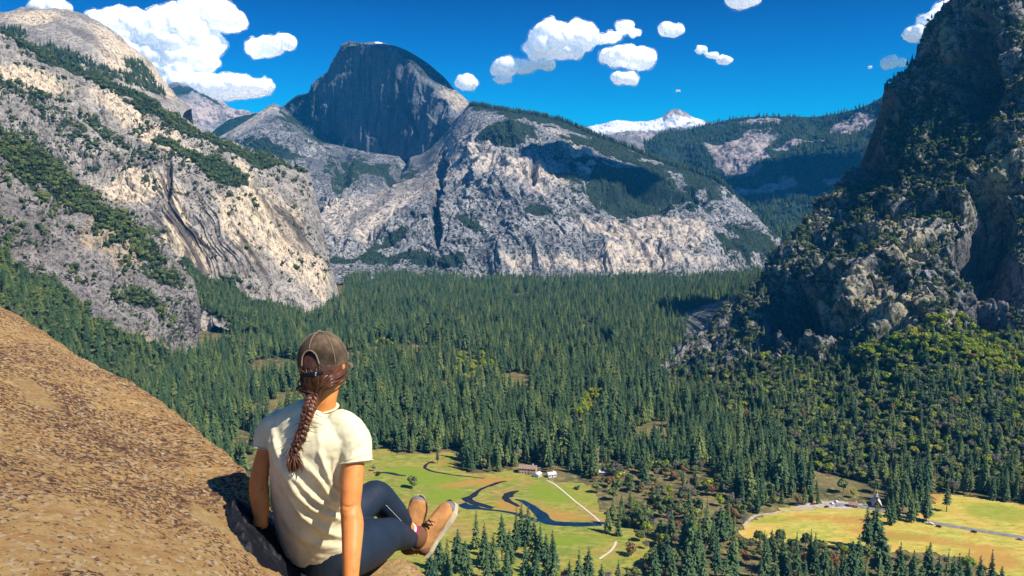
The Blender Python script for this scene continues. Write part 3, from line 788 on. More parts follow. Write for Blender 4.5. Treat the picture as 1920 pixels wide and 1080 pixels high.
M_pine = leaf_mat('pine_needles', [(0.08, 0.155, 0.075), (0.14, 0.225, 0.09), (0.29, 0.35, 0.11)])
M_oak = leaf_mat('oak_leaves', [(0.13, 0.19, 0.08), (0.20, 0.26, 0.09), (0.33, 0.37, 0.11)])
M_spring = leaf_mat('spring_leaves', [(0.36, 0.46, 0.04), (0.45, 0.52, 0.05), (0.62, 0.56, 0.09)])
M_rusty = leaf_mat('rusty_buds', [(0.42, 0.20, 0.09), (0.38, 0.25, 0.10), (0.36, 0.28, 0.12)])
M_bare = leaf_mat('bare_twigs', [(0.30, 0.27, 0.23), (0.36, 0.32, 0.25), (0.38, 0.35, 0.22)])
M_bush = leaf_mat('chaparral_leaves', [(0.045, 0.068, 0.042), (0.08, 0.10, 0.06), (0.14, 0.155, 0.08)], nscale=1.0)
M_bark = plain_mat('bark', (0.12, 0.075, 0.05), .9, .4, 1.5)
M_barkg = plain_mat('grey_bark', (0.20, 0.17, 0.15), .9, .3, 1.5)

def frustum(p0, p1, r0, r1, seg=6):
    p0 = np.array(p0, float); p1 = np.array(p1, float)
    a = p1 - p0; a /= np.linalg.norm(a) + 1e-9
    h = np.array([1, 0, 0]) if abs(a[0]) < .8 else np.array([0, 1, 0])
    u = np.cross(a, h); u /= np.linalg.norm(u); v = np.cross(a, u)
    th = np.arange(seg) / seg * 2 * math.pi
    ring = np.cos(th)[:, None] * u + np.sin(th)[:, None] * v
    V = np.concatenate([p0 + ring * r0, p1 + ring * r1])
    i = np.arange(seg); j = (i + 1) % seg
    return V, np.stack([i, j, j + seg, i + seg], 1)

def merge(parts):
    V, Fc, o = [], [], 0
    for v, f in parts:
        V.append(v); Fc.append(f + o); o += len(v)
    return np.concatenate(V), np.concatenate(Fc)

def conifer(seed, H=36.0, R=4.4, base=.12, whorls=30, gap=.1, taper=.85, flat=.0):
    r = np.random.RandomState(seed)
    q = []
    for i in range(whorls):
        t = (i + r.rand() * .6) / whorls
        z = H * (base + (1 - base) * t)
        rad = R * (1 - t) ** taper * (1.0 if t > .06 else .7) + .25
        nb = int(6 + 4 * (1 - t))
        a0 = r.rand() * 6.28
        for k in range(nb):
            if r.rand() < gap: continue
            a = a0 + k / nb * 6.28 + r.randn() * .22
            L = rad * (.65 + .55 * r.rand())
            d = np.array([math.cos(a), math.sin(a), 0.0]); s = np.array([-d[1], d[0], 0.0])
            droop = -.28 - .25 * r.rand() + flat
            nseg = 3 if L > 1.8 else 2
            for g in range(nseg):
                f0 = g / nseg * .9 + .06; f1 = f0 + .95 / nseg + .12
                c0 = d * L * f0 + np.array([0, 0, z + droop * L * f0 + r.randn() * .15])
                c1 = d * L * f1 + np.array([0, 0, z + droop * L * f1 * 1.1 + r.randn() * .2])
                w0 = L * (.20 + .10 * r.rand()); w1 = w0 * (.30 if g == nseg - 1 else .9)
                up = np.array([0, 0, .30 + .3 * r.rand()]) * w0
                sd = s + np.array([0, 0, r.randn() * .35])
                # a tent of two faces over the branch
                q.append([c0 - sd * w0 - up, c0 + up * .4, c1 + up * .3, c1 - sd * w1 - up])
                q.append([c0 + up * .4, c0 + sd * w0 - up, c1 + sd * w1 - up, c1 + up * .3])
    top = np.array([0, 0, H])
    for k in range(5):
        a = k / 5 * 6.28; d = np.array([math.cos(a), math.sin(a), 0]) * .45
        e = np.array([math.cos(a + 1.2), math.sin(a + 1.2), 0]) * .45
        q.append([top, d + [0, 0, H * .955], e + [0, 0, H * .95], top + [0, 0, .01]])
    q = np.array(q)
    V = q.reshape(-1, 3)
    return V, np.arange(len(V)).reshape(-1, 4)

def broad(seed, H=14.0, R=6.0, n=620, lobes=9, leaf=1.1, low=.25, open_=.0):
    r = np.random.RandomState(seed)
    cs = []
    for i in range(lobes):
        a = r.rand() * 6.28; q = math.sqrt(r.rand()) * R * .62
        cs.append([math.cos(a) * q, math.sin(a) * q, H * (low + .18 + (.62 - low) * r.rand()), R * (.36 + .26 * r.rand())])
    cs = np.array(cs)
    k = r.randint(0, lobes, n)
    d = r.randn(n, 3); d /= np.linalg.norm(d, axis=1, keepdims=True)
    rr = cs[k, 3] * (.55 + .5 * r.rand(n) ** .5)
    P = cs[k, :3] + d * rr[:, None] * np.array([1, 1, .85])
    P[:, 2] = np.clip(P[:, 2], H * low * .6, None)
    nrm = d + r.randn(n, 3) * .45; nrm /= np.linalg.norm(nrm, axis=1, keepdims=True)
    t = np.cross(nrm, r.randn(n, 3)); t /= np.linalg.norm(t, axis=1, keepdims=True); b2 = np.cross(nrm, t)
    sz = leaf * (.5 + .8 * r.rand(n))[:, None]
    q = np.stack([P - t * sz - b2 * sz * .55, P + t * sz * .4 - b2 * sz * .8, P + t * sz + b2 * sz * .5, P - t * sz * .5 + b2 * sz * .8], 1)
    V = q.reshape(-1, 3)
    return V, np.arange(len(V)).reshape(-1, 4)

def limbs(seed, H, R, r0, n=5, low=.3):
    r = np.random.RandomState(seed)
    ps = [frustum([0, 0, -.5], [0, 0, H * .38], r0, r0 * .7, 7)]
    for k in range(n):
        a = k / n * 6.28 + r.rand(); q = R * (.35 + .3 * r.rand())
        m_ = np.array([math.cos(a) * q * .45, math.sin(a) * q * .45, H * .55])
        e = np.array([math.cos(a) * q, math.sin(a) * q, H * (.66 + .15 * r.rand())])
        ps.append(frustum([0, 0, H * (.26 + .03 * k)], m_, r0 * .5, r0 * .3, 5)); ps.append(frustum(m_, e, r0 * .3, r0 * .08, 5))
    return merge(ps)

def proto(name, crown, trunk, cmat, tmat):
    cv = mesh_obj('crown', crown[0], crown[1], cmat, smooth=False)
    tv = mesh_obj('trunk', trunk[0], trunk[1], tmat)
    e = empty(name, (0, 0, 0))
    cv.parent = e; tv.parent = e
    return dict(e=e, crown=cv, trunk=tv, used=False, name=name)

def con(seed, **k):
    H = k.get('H', 36.0)
    return proto('pine_tree', conifer(seed, **k), frustum([0, 0, -1], [0, 0, H * .93], .55, .10, 7), M_pine, M_bark)
PINES = [con(1, R=5.2, taper=.8), con(2, R=4.4, whorls=32, taper=.9), con(3, R=5.8, base=.22, gap=.22, taper=.6), con(4, R=5.6, base=.08, whorls=28, taper=.95), con(5, R=4.3, base=.3, gap=.25, taper=.5, whorls=24)]
OAKS = [proto('oak_tree', broad(11), limbs(11, 14, 6, .45), M_oak, M_barkg), proto('oak_tree', broad(12, H=16, R=5.5), limbs(12, 16, 5.5, .45), M_oak, M_barkg)]
SPRING = [proto('cottonwood_tree', broad(21, H=15, R=5.2, leaf=.95), limbs(21, 15, 5.2, .4), M_spring, M_barkg)]
RUSTY = [proto('maple_tree', broad(31, H=13, R=5.2, leaf=.7, n=760), limbs(31, 13, 5.2, .35), M_rusty, M_barkg)]
BARE = [proto('bare_tree', broad(41, H=14, R=4.8, leaf=.42, n=800), limbs(41, 14, 4.8, .35, 8), M_bare, M_barkg)]
DEAD = [proto('dead_pine_tree', conifer(51, R=3.4, gap=.35, whorls=24), frustum([0, 0, -1], [0, 0, 34], .5, .08, 7), M_rusty, M_barkg)]
BUSH = [proto('bush', broad(61, H=4.0, R=2.6, n=130, leaf=.75, low=.05, lobes=6), limbs(61, 4, 2.2, .15, 3), M_bush, M_barkg),
        proto('bush', broad(62, H=3.2, R=3.0, n=130, leaf=.75, low=.05, lobes=7), limbs(62, 3.2, 2.4, .15, 3), M_bush, M_barkg)]
KINDS_ = PINES + OAKS + SPRING + RUSTY + BARE + DEAD + BUSH
KIDX = {'pine': list(range(5)), 'oak': [5, 6], 'spring': [7], 'rusty': [8], 'bare': [9], 'dead': [10], 'bush': [11, 12]}

def place(p, loc, s, rz, label, cat, group, sz=None):
    """the first time the thing itself is used, then copies of it and of its parts"""
    if not p['used']:
        p['used'] = True
        e = p['e']
    else:
        e = p['e'].copy(); COL.objects.link(e)
        for ch in (p['crown'], p['trunk']):
            c = ch.copy(); COL.objects.link(c); c.parent = e
    e.location = tuple(float(v) for v in loc)
    e.rotation_euler = (0, 0, rz)
    e.scale = (s * (sz or 1), s * (sz or 1), s)
    tag(e, label, cat, group)
    return e

def stuff_forest(name, pts, idx, sc, rz, wd, label, cat):
    """one object: points that carry whole trees"""
    me = bpy.data.meshes.new(name)
    me.vertices.add(len(pts)); me.vertices.foreach_set('co', np.asarray(pts, np.float32).ravel())
    for k, a, ty in (('ti', idx, 'INT'), ('ts', sc, 'FLOAT'), ('tr', rz, 'FLOAT'), ('tw', wd, 'FLOAT')):
        at = me.attributes.new(k, ty, 'POINT'); at.data.foreach_set('value', np.asarray(a, np.int32 if ty == 'INT' else np.float32))
    o = bpy.data.objects.new(name, me); COL.objects.link(o)
    tag(o, label, cat, None, 'stuff')
    ng = bpy.data.node_groups.new(name + '_planting', 'GeometryNodeTree')
    ng.interface.new_socket('Geometry', in_out='INPUT', socket_type='NodeSocketGeometry')
    ng.interface.new_socket('Geometry', in_out='OUTPUT', socket_type='NodeSocketGeometry')
    gi = ng.nodes.new('NodeGroupInput'); go = ng.nodes.new('NodeGroupOutput')
    gti = ng.nodes.new('GeometryNodeGeometryToInstance')
    # Geometry to Instance lists its inputs last link first
    for p in reversed(KINDS_):
        j = ng.nodes.new('GeometryNodeJoinGeometry')
        for part in ('trunk', 'crown'):
            oi = ng.nodes.new('GeometryNodeObjectInfo'); oi.transform_space = 'ORIGINAL'; oi.inputs['Object'].default_value = p[part]
            ng.links.new(oi.outputs['Geometry'], j.inputs[0])
        ng.links.new(j.outputs[0], gti.inputs[0])
    def named(k, ty):
        n = ng.nodes.new('GeometryNodeInputNamedAttribute'); n.data_type = ty; n.inputs['Name'].default_value = k
        return n.outputs['Attribute']
    iop = ng.nodes.new('GeometryNodeInstanceOnPoints'); iop.inputs['Pick Instance'].default_value = True
    ng.links.new(gi.outputs[0], iop.inputs['Points']); ng.links.new(gti.outputs[0], iop.inputs['Instance'])
    ng.links.new(named('ti', 'INT'), iop.inputs['Instance Index'])
    cr = ng.nodes.new('ShaderNodeCombineXYZ'); ng.links.new(named('tr', 'FLOAT'), cr.inputs[2])
    ng.links.new(cr.outputs[0], iop.inputs['Rotation'])
    cs = ng.nodes.new('ShaderNodeCombineXYZ'); w = named('tw', 'FLOAT')
    ng.links.new(w, cs.inputs[0]); ng.links.new(w, cs.inputs[1]); ng.links.new(named('ts', 'FLOAT'), cs.inputs[2])
    ng.links.new(cs.outputs[0], iop.inputs['Scale'])
    ng.links.new(iop.outputs[0], go.inputs[0])
    md = o.modifiers.new('planting', 'NODES'); md.node_group = ng
    return o

class Plant:
    def __init__(s): s.p, s.k, s.s, s.w = [], [], [], []
    def add(s, P, kinds, sc, wd=None):
        s.p.append(np.asarray(P)); s.k.append(np.asarray(kinds)); s.s.append(np.asarray(sc)); s.w.append(np.asarray(sc if wd is None else wd))
    def get(s): return np.concatenate(s.p), np.concatenate(s.k), np.concatenate(s.s), np.concatenate(s.w)

def pick(rs, names, probs, n):
    ch = rs.choice(len(names), n, p=np.array(probs) / sum(probs))
    r = np.zeros(n, int)
    for i, nm in enumerate(names):
        m = ch == i; r[m] = np.array(KIDX[nm])[rs.randint(0, len(KIDX[nm]), m.sum())]
    return r

# ---- the forest of the valley floor
rs = np.random.RandomState(5)
FLOOR = [(375, 662), (400, 652), (470, 640), (545, 612), (600, 596), (640, 566), (648, 530), (700, 505), (760, 510), (850, 526), (900, 530), (1000, 528), (1100, 524), (1250, 522), (1300, 512), (1380, 505), (1440, 505), (1470, 480), (1520, 500),
         (1436, 516), (1225, 712), (1400, 800), (1500, 872), (1640, 905), (1800, 920), (1950, 932), (2300, 960), (2400, 1120), (300, 1120), (-500, 1120), (-500, 960), (100, 870), (200, 790), (300, 720)]
CLEAR = [[(1590, 905), (1622, 905), (1630, 945), (1590, 945)], [(1628, 925), (1665, 925), (1668, 952), (1628, 952)], [(972, 868), (1018, 868), (1022, 890), (975, 892)], [(1118, 872), (1176, 872), (1176, 888), (1118, 888)],
         [(1200, 985), (1225, 962), (1262, 966), (1300, 980), (1300, 1000), (1262, 985), (1230, 980)], [(1655, 945), (1745, 965), (1745, 990), (1650, 970)],
         [(1470, 935), (1590, 930), (1650, 950), (1600, 960), (1480, 955)],
         [(684, 664), (692, 650), (735, 650), (742, 662), (720, 668)], [(1065, 802), (1090, 786), (1116, 765), (1124, 740), (1132, 742), (1120, 785), (1094, 814), (1076, 817)], [(935, 745), (965, 735), (975, 760), (940, 765)],
         [(1700, 950), (1990, 1010), (1990, 1040), (1700, 975)]]
X = rs.uniform(-900, 1100, 190000); Y = rs.uniform(590, 3500, 190000)
Pf = np.stack([X, Y, X * 0 - .3], 1)
px, py = PX(Pf)
ok = in_poly(px, py, FLOOR) & ~in_poly(px, py, MEAD_L) & ~in_poly(px, py, MEAD_R) & (py < 1075)
for c in CLEAR: ok &= ~in_poly(px, py, c)
gap = fbm(Pf / 90, 4, 77)
sp = np.where(Y < 1700, 9.6, 11.5)
ok &= gap > -.45
brush0 = in_poly(px, py, [(1105, 895), (1180, 880), (1330, 880), (1400, 960), (1395, 1010), (1600, 1035), (1900, 1080), (1900, 1200), (700, 1200), (760, 1060), (1000, 1080), (1150, 1040), (1230, 1005), (1130, 960)])
brush = brush0
ok &= ~((py > 990) & (px > 560) & ~brush)
ok &= ~(brush & (fbm(Pf / 28, 3, 15) < -.22))
# thin to a minimum spacing with a hash grid
def thin(P, ok, sp):
    order = np.where(ok)[0]; keep = []
    cell = {}
    for i in order:
        s_ = sp[i]; cx, cy = int(P[i, 0] // 9), int(P[i, 1] // 9); good = True
        for a in (-1, 0, 1):
            for b in (-1, 0, 1):
                for j in cell.get((cx + a, cy + b), ()):
                    if (P[i, 0] - P[j, 0]) ** 2 + (P[i, 1] - P[j, 1]) ** 2 < s_ * s_ * .36: good = False; break
                if not good: break
            if not good: break
        if good:
            cell.setdefault((cx, cy), []).append(i); keep.append(i)
    return np.array(keep)
keep = thin(Pf, ok, sp)
Pf, px, py, brush = Pf[keep], px[keep], py[keep], brush[keep]
n = len(Pf)
kf = pick(rs, ['pine', 'oak', 'bare', 'rusty', 'dead'], [.84, .10, .032, .012, .008], n)
yel = fbm(Pf / 60, 3, 5)
lush = in_poly(px, py, [(850, 668), (890, 660), (925, 668), (922, 700), (880, 722), (853, 705)]) | in_poly(px, py, [(960, 700), (992, 700), (992, 750), (960, 745)]) | in_poly(px, py, [(1100, 745), (1135, 735), (1125, 790), (1085, 830), (1060, 815)]) | in_poly(px, py, [(700, 640), (735, 645), (740, 662), (705, 664)])
kf = np.where(lush & (rs.rand(n) < .85), KIDX['spring'][0], kf)
bk = pick(rs, ['pine', 'oak', 'bare', 'rusty', 'spring', 'bush'], [.07, .36, .20, .14, .08, .15], n)
kf = np.where(brush, bk, kf)
hs = np.clip(rs.normal(.82, .27, n) + .10 * fbm(Pf / 120, 3, 6), .45, 1.35)
hs = np.where(kf >= 5, hs * rs.uniform(.7, 1.1, n), hs)
wd = hs * rs.uniform(.85, 1.15, n)
FLOORP = (Pf, kf, hs, wd, px, py)

# ---- handpicked stands: photo position of the tree top and height of the tree
def top_at(x, y, h):
    p = G(x, y, h); return np.array([p[0], p[1], -.3])
HAND = []
def stand(tops, where, kind='pine', hr=(33, 42)):
    for (x, y) in tops:
        HAND.append((x, y, kind, hr, where))
stand([(805, 1000), (822, 985), (838, 1008), (858, 990), (872, 1012), (893, 952), (908, 978), (925, 1000), (941, 962), (955, 990), (968, 950), (978, 935), (990, 946), (1002, 962), (1013, 978), (1024, 1000), (1036, 992), (950, 1030), (880, 1035), (912, 1030), (985, 1010), (1005, 1030), (1040, 1040), (845, 1045), (815, 1040)],
      'in the dense stand just right of the hiking boots')
stand([(1086, 1030), (1104, 1026), (1128, 1055), (1068, 1050), (1160, 1048), (1176, 1060)], 'at the bottom edge between the boots stand and the curved path', hr=(28, 36))
stand([(1236, 1000), (1250, 990), (1228, 1020), (1262, 1030)], 'at the near end of the creek below the boardwalk')
stand([(1283, 965), (1298, 955), (1312, 968), (1325, 950), (1338, 962), (1352, 945), (1366, 930), (1378, 965), (1305, 1000), (1345, 1005), (1375, 1010), (1290, 1015), (1320, 1030), (1362, 1040)],
      'in the clump at the left end of the right-hand meadow')
stand([(1438, 1000), (1448, 992), (1470, 994), (1495, 995), (1522, 990), (1530, 996), (1455, 1030), (1480, 1035), (1510, 1040), (1548, 1022), (1560, 1040), (1428, 1040), (1500, 1060), (1535, 1058)],
      'in front of the dry meadow, left of the tall pair')
stand([(1628, 948), (1645, 940), (1612, 1000), (1600, 1012), (1655, 985)], 'in the tall open group that stands up against the dry meadow', hr=(42, 50))
stand([(1668, 1040), (1690, 1015), (1715, 1030), (1738, 1022), (1745, 1015), (1762, 1040), (1780, 1028), (1790, 1040), (1800, 1035), (1818, 1028), (1840, 1040), (1862, 1028), (1880, 1060), (1650, 1050), (1625, 1045), (1585, 1040), (1570, 1050), (1700, 1058), (1730, 1060), (1820, 1062)],
      'in the row along the bottom right corner')
stand([(1683, 915), (1695, 905), (1706, 900), (1718, 908), (1730, 903), (1740, 918), (1675, 925), (1712, 920), (1666, 930)], 'in the clump between the chapel and the far meadow', hr=(26, 31))
stand([(1778, 905)], 'standing alone by the road with a bare lower stem', hr=(29, 29))
stand([(1880, 880), (1900, 875), (1910, 880), (1890, 890), (1865, 885)], 'at the far right edge of the far meadow', hr=(26, 30))
stand([(820, 840), (1522, 905), (1535, 912), (1510, 908)], 'standing out at the edge of the meadow', hr=(18, 22))
stand([(1150, 935), (1166, 925), (1182, 918), (1195, 935), (1140, 950), (1170, 945), (1205, 950), (1160, 960)], 'in the loose group right of the boardwalk', hr=(20, 27))
for (x, y, k, hr) in [(772, 892, 'oak', (13, 14)), (1140, 890, 'rusty', (13, 15)), (1672, 885, 'rusty', (17, 18)), (1640, 895, 'oak', (14, 16)), (1240, 945, 'oak', (12, 14)), (1180, 965, 'oak', (11, 13)), (1215, 975, 'spring', (12, 14)), (1150, 915, 'oak', (12, 14)),
                      (1200, 990, 'oak', (10, 12)), (1185, 1015, 'rusty', (10, 13)), (1220, 1035, 'oak', (12, 14)), (1255, 955, 'bare', (11, 13)), (1350, 925, 'spring', (12, 14)), (1335, 905, 'rusty', (12, 14)), (1395, 960, 'bare', (11, 13)),
                      (1400, 1030, 'rusty', (12, 14)), (1410, 1055, 'bare', (12, 14)), (1270, 1055, 'rusty', (12, 14)), (1510, 1030, 'rusty', (13, 14)), (1560, 1060, 'rusty', (9, 11)), (1600, 1060, 'oak', (12, 14)), (950, 1060, 'oak', (12, 14)),
                      (1060, 1065, 'rusty', (12, 14)), (1090, 1060, 'rusty', (12, 14)), (1140, 1068, 'bare', (10, 12)), (1195, 1060, 'oak', (10, 12)), (1240, 1060, 'bare', (10, 12)), (1450, 1060, 'oak', (12, 14)), (1490, 1065, 'rusty', (12, 14)),
                      (1600, 915, 'spring', (9, 11)), (1582, 898, 'oak', (14, 16)), (1790, 895, 'bare', (16, 18)), (1500, 925, 'rusty', (12, 13)), (1160, 880, 'spring', (14, 15)), (1120, 905, 'oak', (10, 12)), (700, 870, 'bare', (8, 9)), (1740, 1058, 'spring', (11, 12)),
                      (1190, 935, 'spring', (10, 12)), (1230, 915, 'oak', (11, 13)), (1265, 990, 'spring', (9, 11)), (1302, 985, 'oak', (9, 11)), (1430, 1065, 'rusty', (9, 10)), (1275, 975, 'rusty', (9, 10)), (1210, 1010, 'bare', (9, 10))]:
    HAND.append((x, y, k, hr, ''))

INFO = {'pine': (PINES, 36.0, 'pine tree'), 'oak': (OAKS, 14.5, 'oak tree'), 'spring': (SPRING, 15.0, 'tree'), 'rusty': (RUSTY, 13.0, 'tree'), 'bare': (BARE, 14.0, 'tree')}
def near_word(x, y):
    if y < 925: v = 'beyond the meadows'
    elif y < 985: v = 'at the level of the river bend'
    elif y < 1030: v = 'near the bottom of the photo'
    else: v = 'cut by the bottom edge of the photo'
    if x < 900: h = 'beside the boots'
    elif x < 1130: h = 'below the river'
    elif x < 1270: h = 'right of the boardwalk'
    elif x < 1420: h = 'left of the dry meadow'
    elif x < 1600: h = 'in front of the gravel lot'
    elif x < 1760: h = 'near the chapel'
    else: h = 'towards the right edge'
    return h + ', ' + v
DESC = {'oak': 'round green broadleaf tree', 'rusty': 'rust orange budding tree', 'bare': 'bare grey brown tree', 'spring': 'bright yellow green spring tree'}
rs2 = np.random.RandomState(3)
seen = {}
hand_xy = []
for (x, y, k, hr, where) in HAND:
    pr, H0, cat = INFO[k]
    h = rs2.uniform(*hr)
    P = top_at(x, y, h)
    hand_xy.append(P[:2])
    p = pr[rs2.randint(len(pr))]
    if 'bare lower stem' in where: p = PINES[4]
    if 'tall open group' in where: p = PINES[2 if rs2.rand() < .6 else 4]
    if k == 'pine':
        look = ['full crowned', 'slender', 'open crowned', 'broad skirted', 'bare stemmed'][PINES.index(p)]
        tint = 'lone pine ' if ('alone' in where) else ('tall ' if h > (hr[0] + hr[1]) / 2 else 'lower ') + look + ' pine '
        lab = tint + where
    else:
        lab = DESC[k] + ' ' + near_word(x, y)
    lab = ' '.join(lab.split()[:16])
    place(p, P, h / H0, rs2.rand() * 6.28, lab, cat, 'trees ' + (where or 'scattered among the meadow brush: ' + DESC[k]), sz=rs2.uniform(.95, 1.15))
hand_xy = np.array(hand_xy)
for pr_, x, y, h, H0, lab, cat in ((DEAD[0], 824, 628, 34, 34, 'rust red dead pine standing alone among green pines beyond the woman', 'dead tree'), (BUSH[0], 708, 884, 4.5, 4, 'low dark bush at the left edge of the marsh meadow', 'bush'),
                                   (BUSH[1], 1082, 912, 3.4, 3.2, 'small bush beside the upper end of the boardwalk', 'bush')):
    place(pr_, top_at(x, y, h), h / H0, 1.0, lab, cat, None)
for o in COL.objects: pass

# the nearest conifers of the forest edge stand as trees of their own, the rest is one forest
Pf, kf, hs, wd, px, py = FLOORP
far_ok = np.ones(len(Pf), bool)
for i in range(len(Pf)):
    d = hand_xy - Pf[i, :2]
    if (d * d).sum(1).min() < 16: far_ok[i] = False
Pf, kf, hs, wd, px, py = [a[far_ok] for a in (Pf, kf, hs, wd, px, py)]
vis = (px > 5) & (px < 1915) & (py < 1070) & (kf < 5) & ~((px < 700) & (py > 700))
cand = np.where(vis)[0]
cand = cand[np.argsort(Pf[cand, 1] / hs[cand])][:135]
one = np.zeros(len(Pf), bool); one[cand] = True
def edge_word(x, y):
    if x < 720: return 'at the forest edge behind the woman'
    if x < 860: return 'at the forest edge beyond the winding creeks'
    if x < 1000: return 'in the forest edge left of the tan house'
    if x < 1120: return 'between the tan house and the long roof'
    if x < 1300: return 'in the wood right of the long pale roof'
    if x < 1480: return 'in the wood left of the gravel lot'
    if x < 1640: return 'in the wood behind the gravel lot'
    return 'in the wood edge beyond the far meadow'
for i in cand:
    lab = ('towering ' if hs[i] > 1.15 else 'tall ' if hs[i] > 1.0 else 'middling ' if hs[i] > .88 else 'short ') + ['full crowned', 'slender', 'open crowned', 'broad skirted', 'bare stemmed'][kf[i]] + ' pine ' + edge_word(px[i], py[i])
    e = place(PINES[kf[i]], Pf[i], hs[i], rs2.rand() * 6.28, lab, 'pine tree', 'pines ' + edge_word(px[i], py[i]), sz=wd[i] / hs[i])
REST = ~one
# ------------------------------------------------------------------ trees and brush on the slopes
def on_land(L, n, dens, rs, minz=.0, vmin=0.0, vmax=1.0):
    """random places on a land form, by density per vertex"""
    w = L.area * dens
    w = w * (L.px > -60) * (L.px < 1990) * (L.py > -60) * (L.py < 1100) * (L.nn[..., 2] > minz) * (L.v >= vmin) * (L.v <= vmax)
    w = w.ravel()
    if w.sum() <= 0: return np.zeros((0, 3)), np.zeros(0), np.zeros(0), np.zeros(0)
    i = rs.choice(len(w), n, p=w / w.sum())
    V = L.V.reshape(-1, 3)[i] + rs.randn(n, 3) * np.array([2, 2, .0])
    return V, L.px.ravel()[i], L.py.ravel()[i], L.at['veg'].ravel()[i]

rs = np.random.RandomState(77)
PF = Plant()
PF.add(Pf[REST], kf[REST], hs[REST], wd[REST])
# talus wood under the dark wall
tal = ((L_right.v > .80) * 1.0) * (L_right.py > np.interp(L_right.px, [1200, 1420, 1560, 1700, 1760, 1850, 1920, 2000], [700, 690, 680, 650, 620, 640, 665, 670]))
V, x, y, vg = on_land(L_right, 4600, tal, rs)
k = pick(rs, ['pine', 'oak', 'bare', 'spring', 'bush', 'rusty'], [.15, .40, .26, .10, .06, .03], len(V))
yl = (rs.rand(len(V)) < .75) & (in_poly(x, y, [(1580, 690), (1660, 645), (1740, 610), (1800, 622), (1900, 690), (1960, 740), (1960, 800), (1880, 730), (1780, 690), (1700, 680), (1620, 700)]) | in_poly(x, y, [(1415, 640), (1440, 640), (1480, 690), (1470, 710), (1430, 690)]))
k = np.where(yl, KIDX['spring'][0], k)
s = rs.uniform(.45, .8, len(V)); s = np.where(k >= 5, rs.uniform(.5, .95, len(V)), s)
PF.add(V - [0, 0, .8], k, s, s * rs.uniform(.9, 1.3, len(V)))
# wooded slope at the foot of the left spur and between the spur and the cliff
V, x, y, vg = on_land(L_spur, 3600, sstep(.55, .9, L_spur.at['veg']) * (L_spur.v > .5), rs)
k = pick(rs, ['pine', 'oak', 'bush', 'bare'], [.30, .38, .26, .06], len(V))
s = rs.uniform(.4, .8, len(V))
PF.add(V - [0, 0, .6], k, s, s * rs.uniform(1, 1.3, len(V)))
V, x, y, vg = on_land(L_left, 3200, sstep(.5, .9, L_left.at['veg']) * (L_left.v > .75), rs)
k = pick(rs, ['pine', 'oak', 'bush'], [.35, .4, .25], len(V)); s = rs.uniform(.4, .75, len(V))
PF.add(V - [0, 0, .6], k, s, s * rs.uniform(1, 1.3, len(V)))
a = PF.get()
stuff_forest('forest', a[0], a[1], a[2], rs.rand(len(a[0])) * 6.28, a[3], 'dense dark green conifer forest filling the valley floor and its wooded edges', 'forest')

PS = Plant()
def slope(L, n, dens, names, probs, lo, hi, minz=.1, wlo=.9, whi=1.25, **kw):
    V, x, y, vg = on_land(L, n, dens, rs, minz, **kw)
    k = pick(rs, names, probs, len(V)); s = rs.uniform(lo, hi, len(V))
    if len(names) > 1: s = np.where(k < 5, rs.uniform(.22, .5, len(V)), s)
    PS.add(V - [0, 0, .5], k, s, s * rs.uniform(wlo, whi, len(V)))
nz = lambda L, sc, sd: sstep(-.1, .5, fbm(L.S / sc, 4, sd))
slope(L_spur, 9500, (sstep(.2, .9, L_spur.at['veg'] + .5 * fbm(L_spur.S / 25, 3, 4)) * .8 + .22 * nz(L_spur, 50, 3)) * (L_spur.v < .75), ['bush', 'oak', 'pine'], [.82, .13, .05], .35, .9)
slope(L_left, 2000, sstep(.6, .95, L_left.at['veg']) * (L_left.v < .75), ['pine', 'oak'], [.9, .1], .22, .46)
slope(L_left, 7500, (sstep(.2, .9, L_left.at['veg'] + .5 * fbm(L_left.S / 35, 3, 4)) * .8 + .22 * nz(L_left, 60, 4) * (1 - .8 * sstep(.35, .5, L_left.v) * sstep(270, 330, L_left.px))) * (L_left.v < .85), ['bush', 'oak', 'pine'], [.70, .18, .12], .5, 1.1)
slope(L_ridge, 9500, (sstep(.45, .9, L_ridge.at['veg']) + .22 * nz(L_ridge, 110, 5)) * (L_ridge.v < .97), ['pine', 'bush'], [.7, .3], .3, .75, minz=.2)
slope(L_ridge, 900, (L_ridge.v < .02) * (L_ridge.px > 880) * 1.0, ['pine'], [1], .5, .9, minz=-1)
slope(L_fr, 5000, sstep(.4, .8, L_fr.at['veg']), ['pine'], [1], .8, 1.2, minz=.1)
slope(L_nd, 500, sstep(.4, .8, L_nd.at['veg']), ['pine'], [1], .5, .9, minz=.1)
slope(L_right, 14000, (sstep(.1, .6, L_right.at['veg'] + .25 * fbm(L_right.S / 50, 4, 6)) + .03) * (L_right.v < .86), ['bush', 'oak', 'pine', 'bare'], [.66, .20, .06, .08], .30, .8, minz=.25)
slope(L_right, 260, (L_right.v < .02) * 1.0, ['pine', 'bush'], [.4, .6], .15, .4, minz=-1)
a = PS.get()
stuff_forest('slope_brush', a[0], a[1], a[2], rs.rand(len(a[0])) * 6.28, a[3], 'scattered dark pines and brush on the granite slopes', 'brush')
# ------------------------------------------------------------------ houses, the chapel and the cars on the valley floor
def box(c, s, rz=0.0):
    x, y, z = s[0] / 2, s[1] / 2, s[2] / 2
    V = np.array([(-x, -y, -z), (x, -y, -z), (x, y, -z), (-x, y, -z), (-x, -y, z), (x, -y, z), (x, y, z), (-x, y, z)], float)
    if rz:
        V[:, :2] = V[:, :2] @ np.array([[math.cos(rz), math.sin(rz)], [-math.sin(rz), math.cos(rz)]])
    return V + np.array(c, float), np.array([[0, 3, 2, 1], [4, 5, 6, 7], [0, 1, 5, 4], [1, 2, 6, 5], [2, 3, 7, 6], [3, 0, 4, 7]])

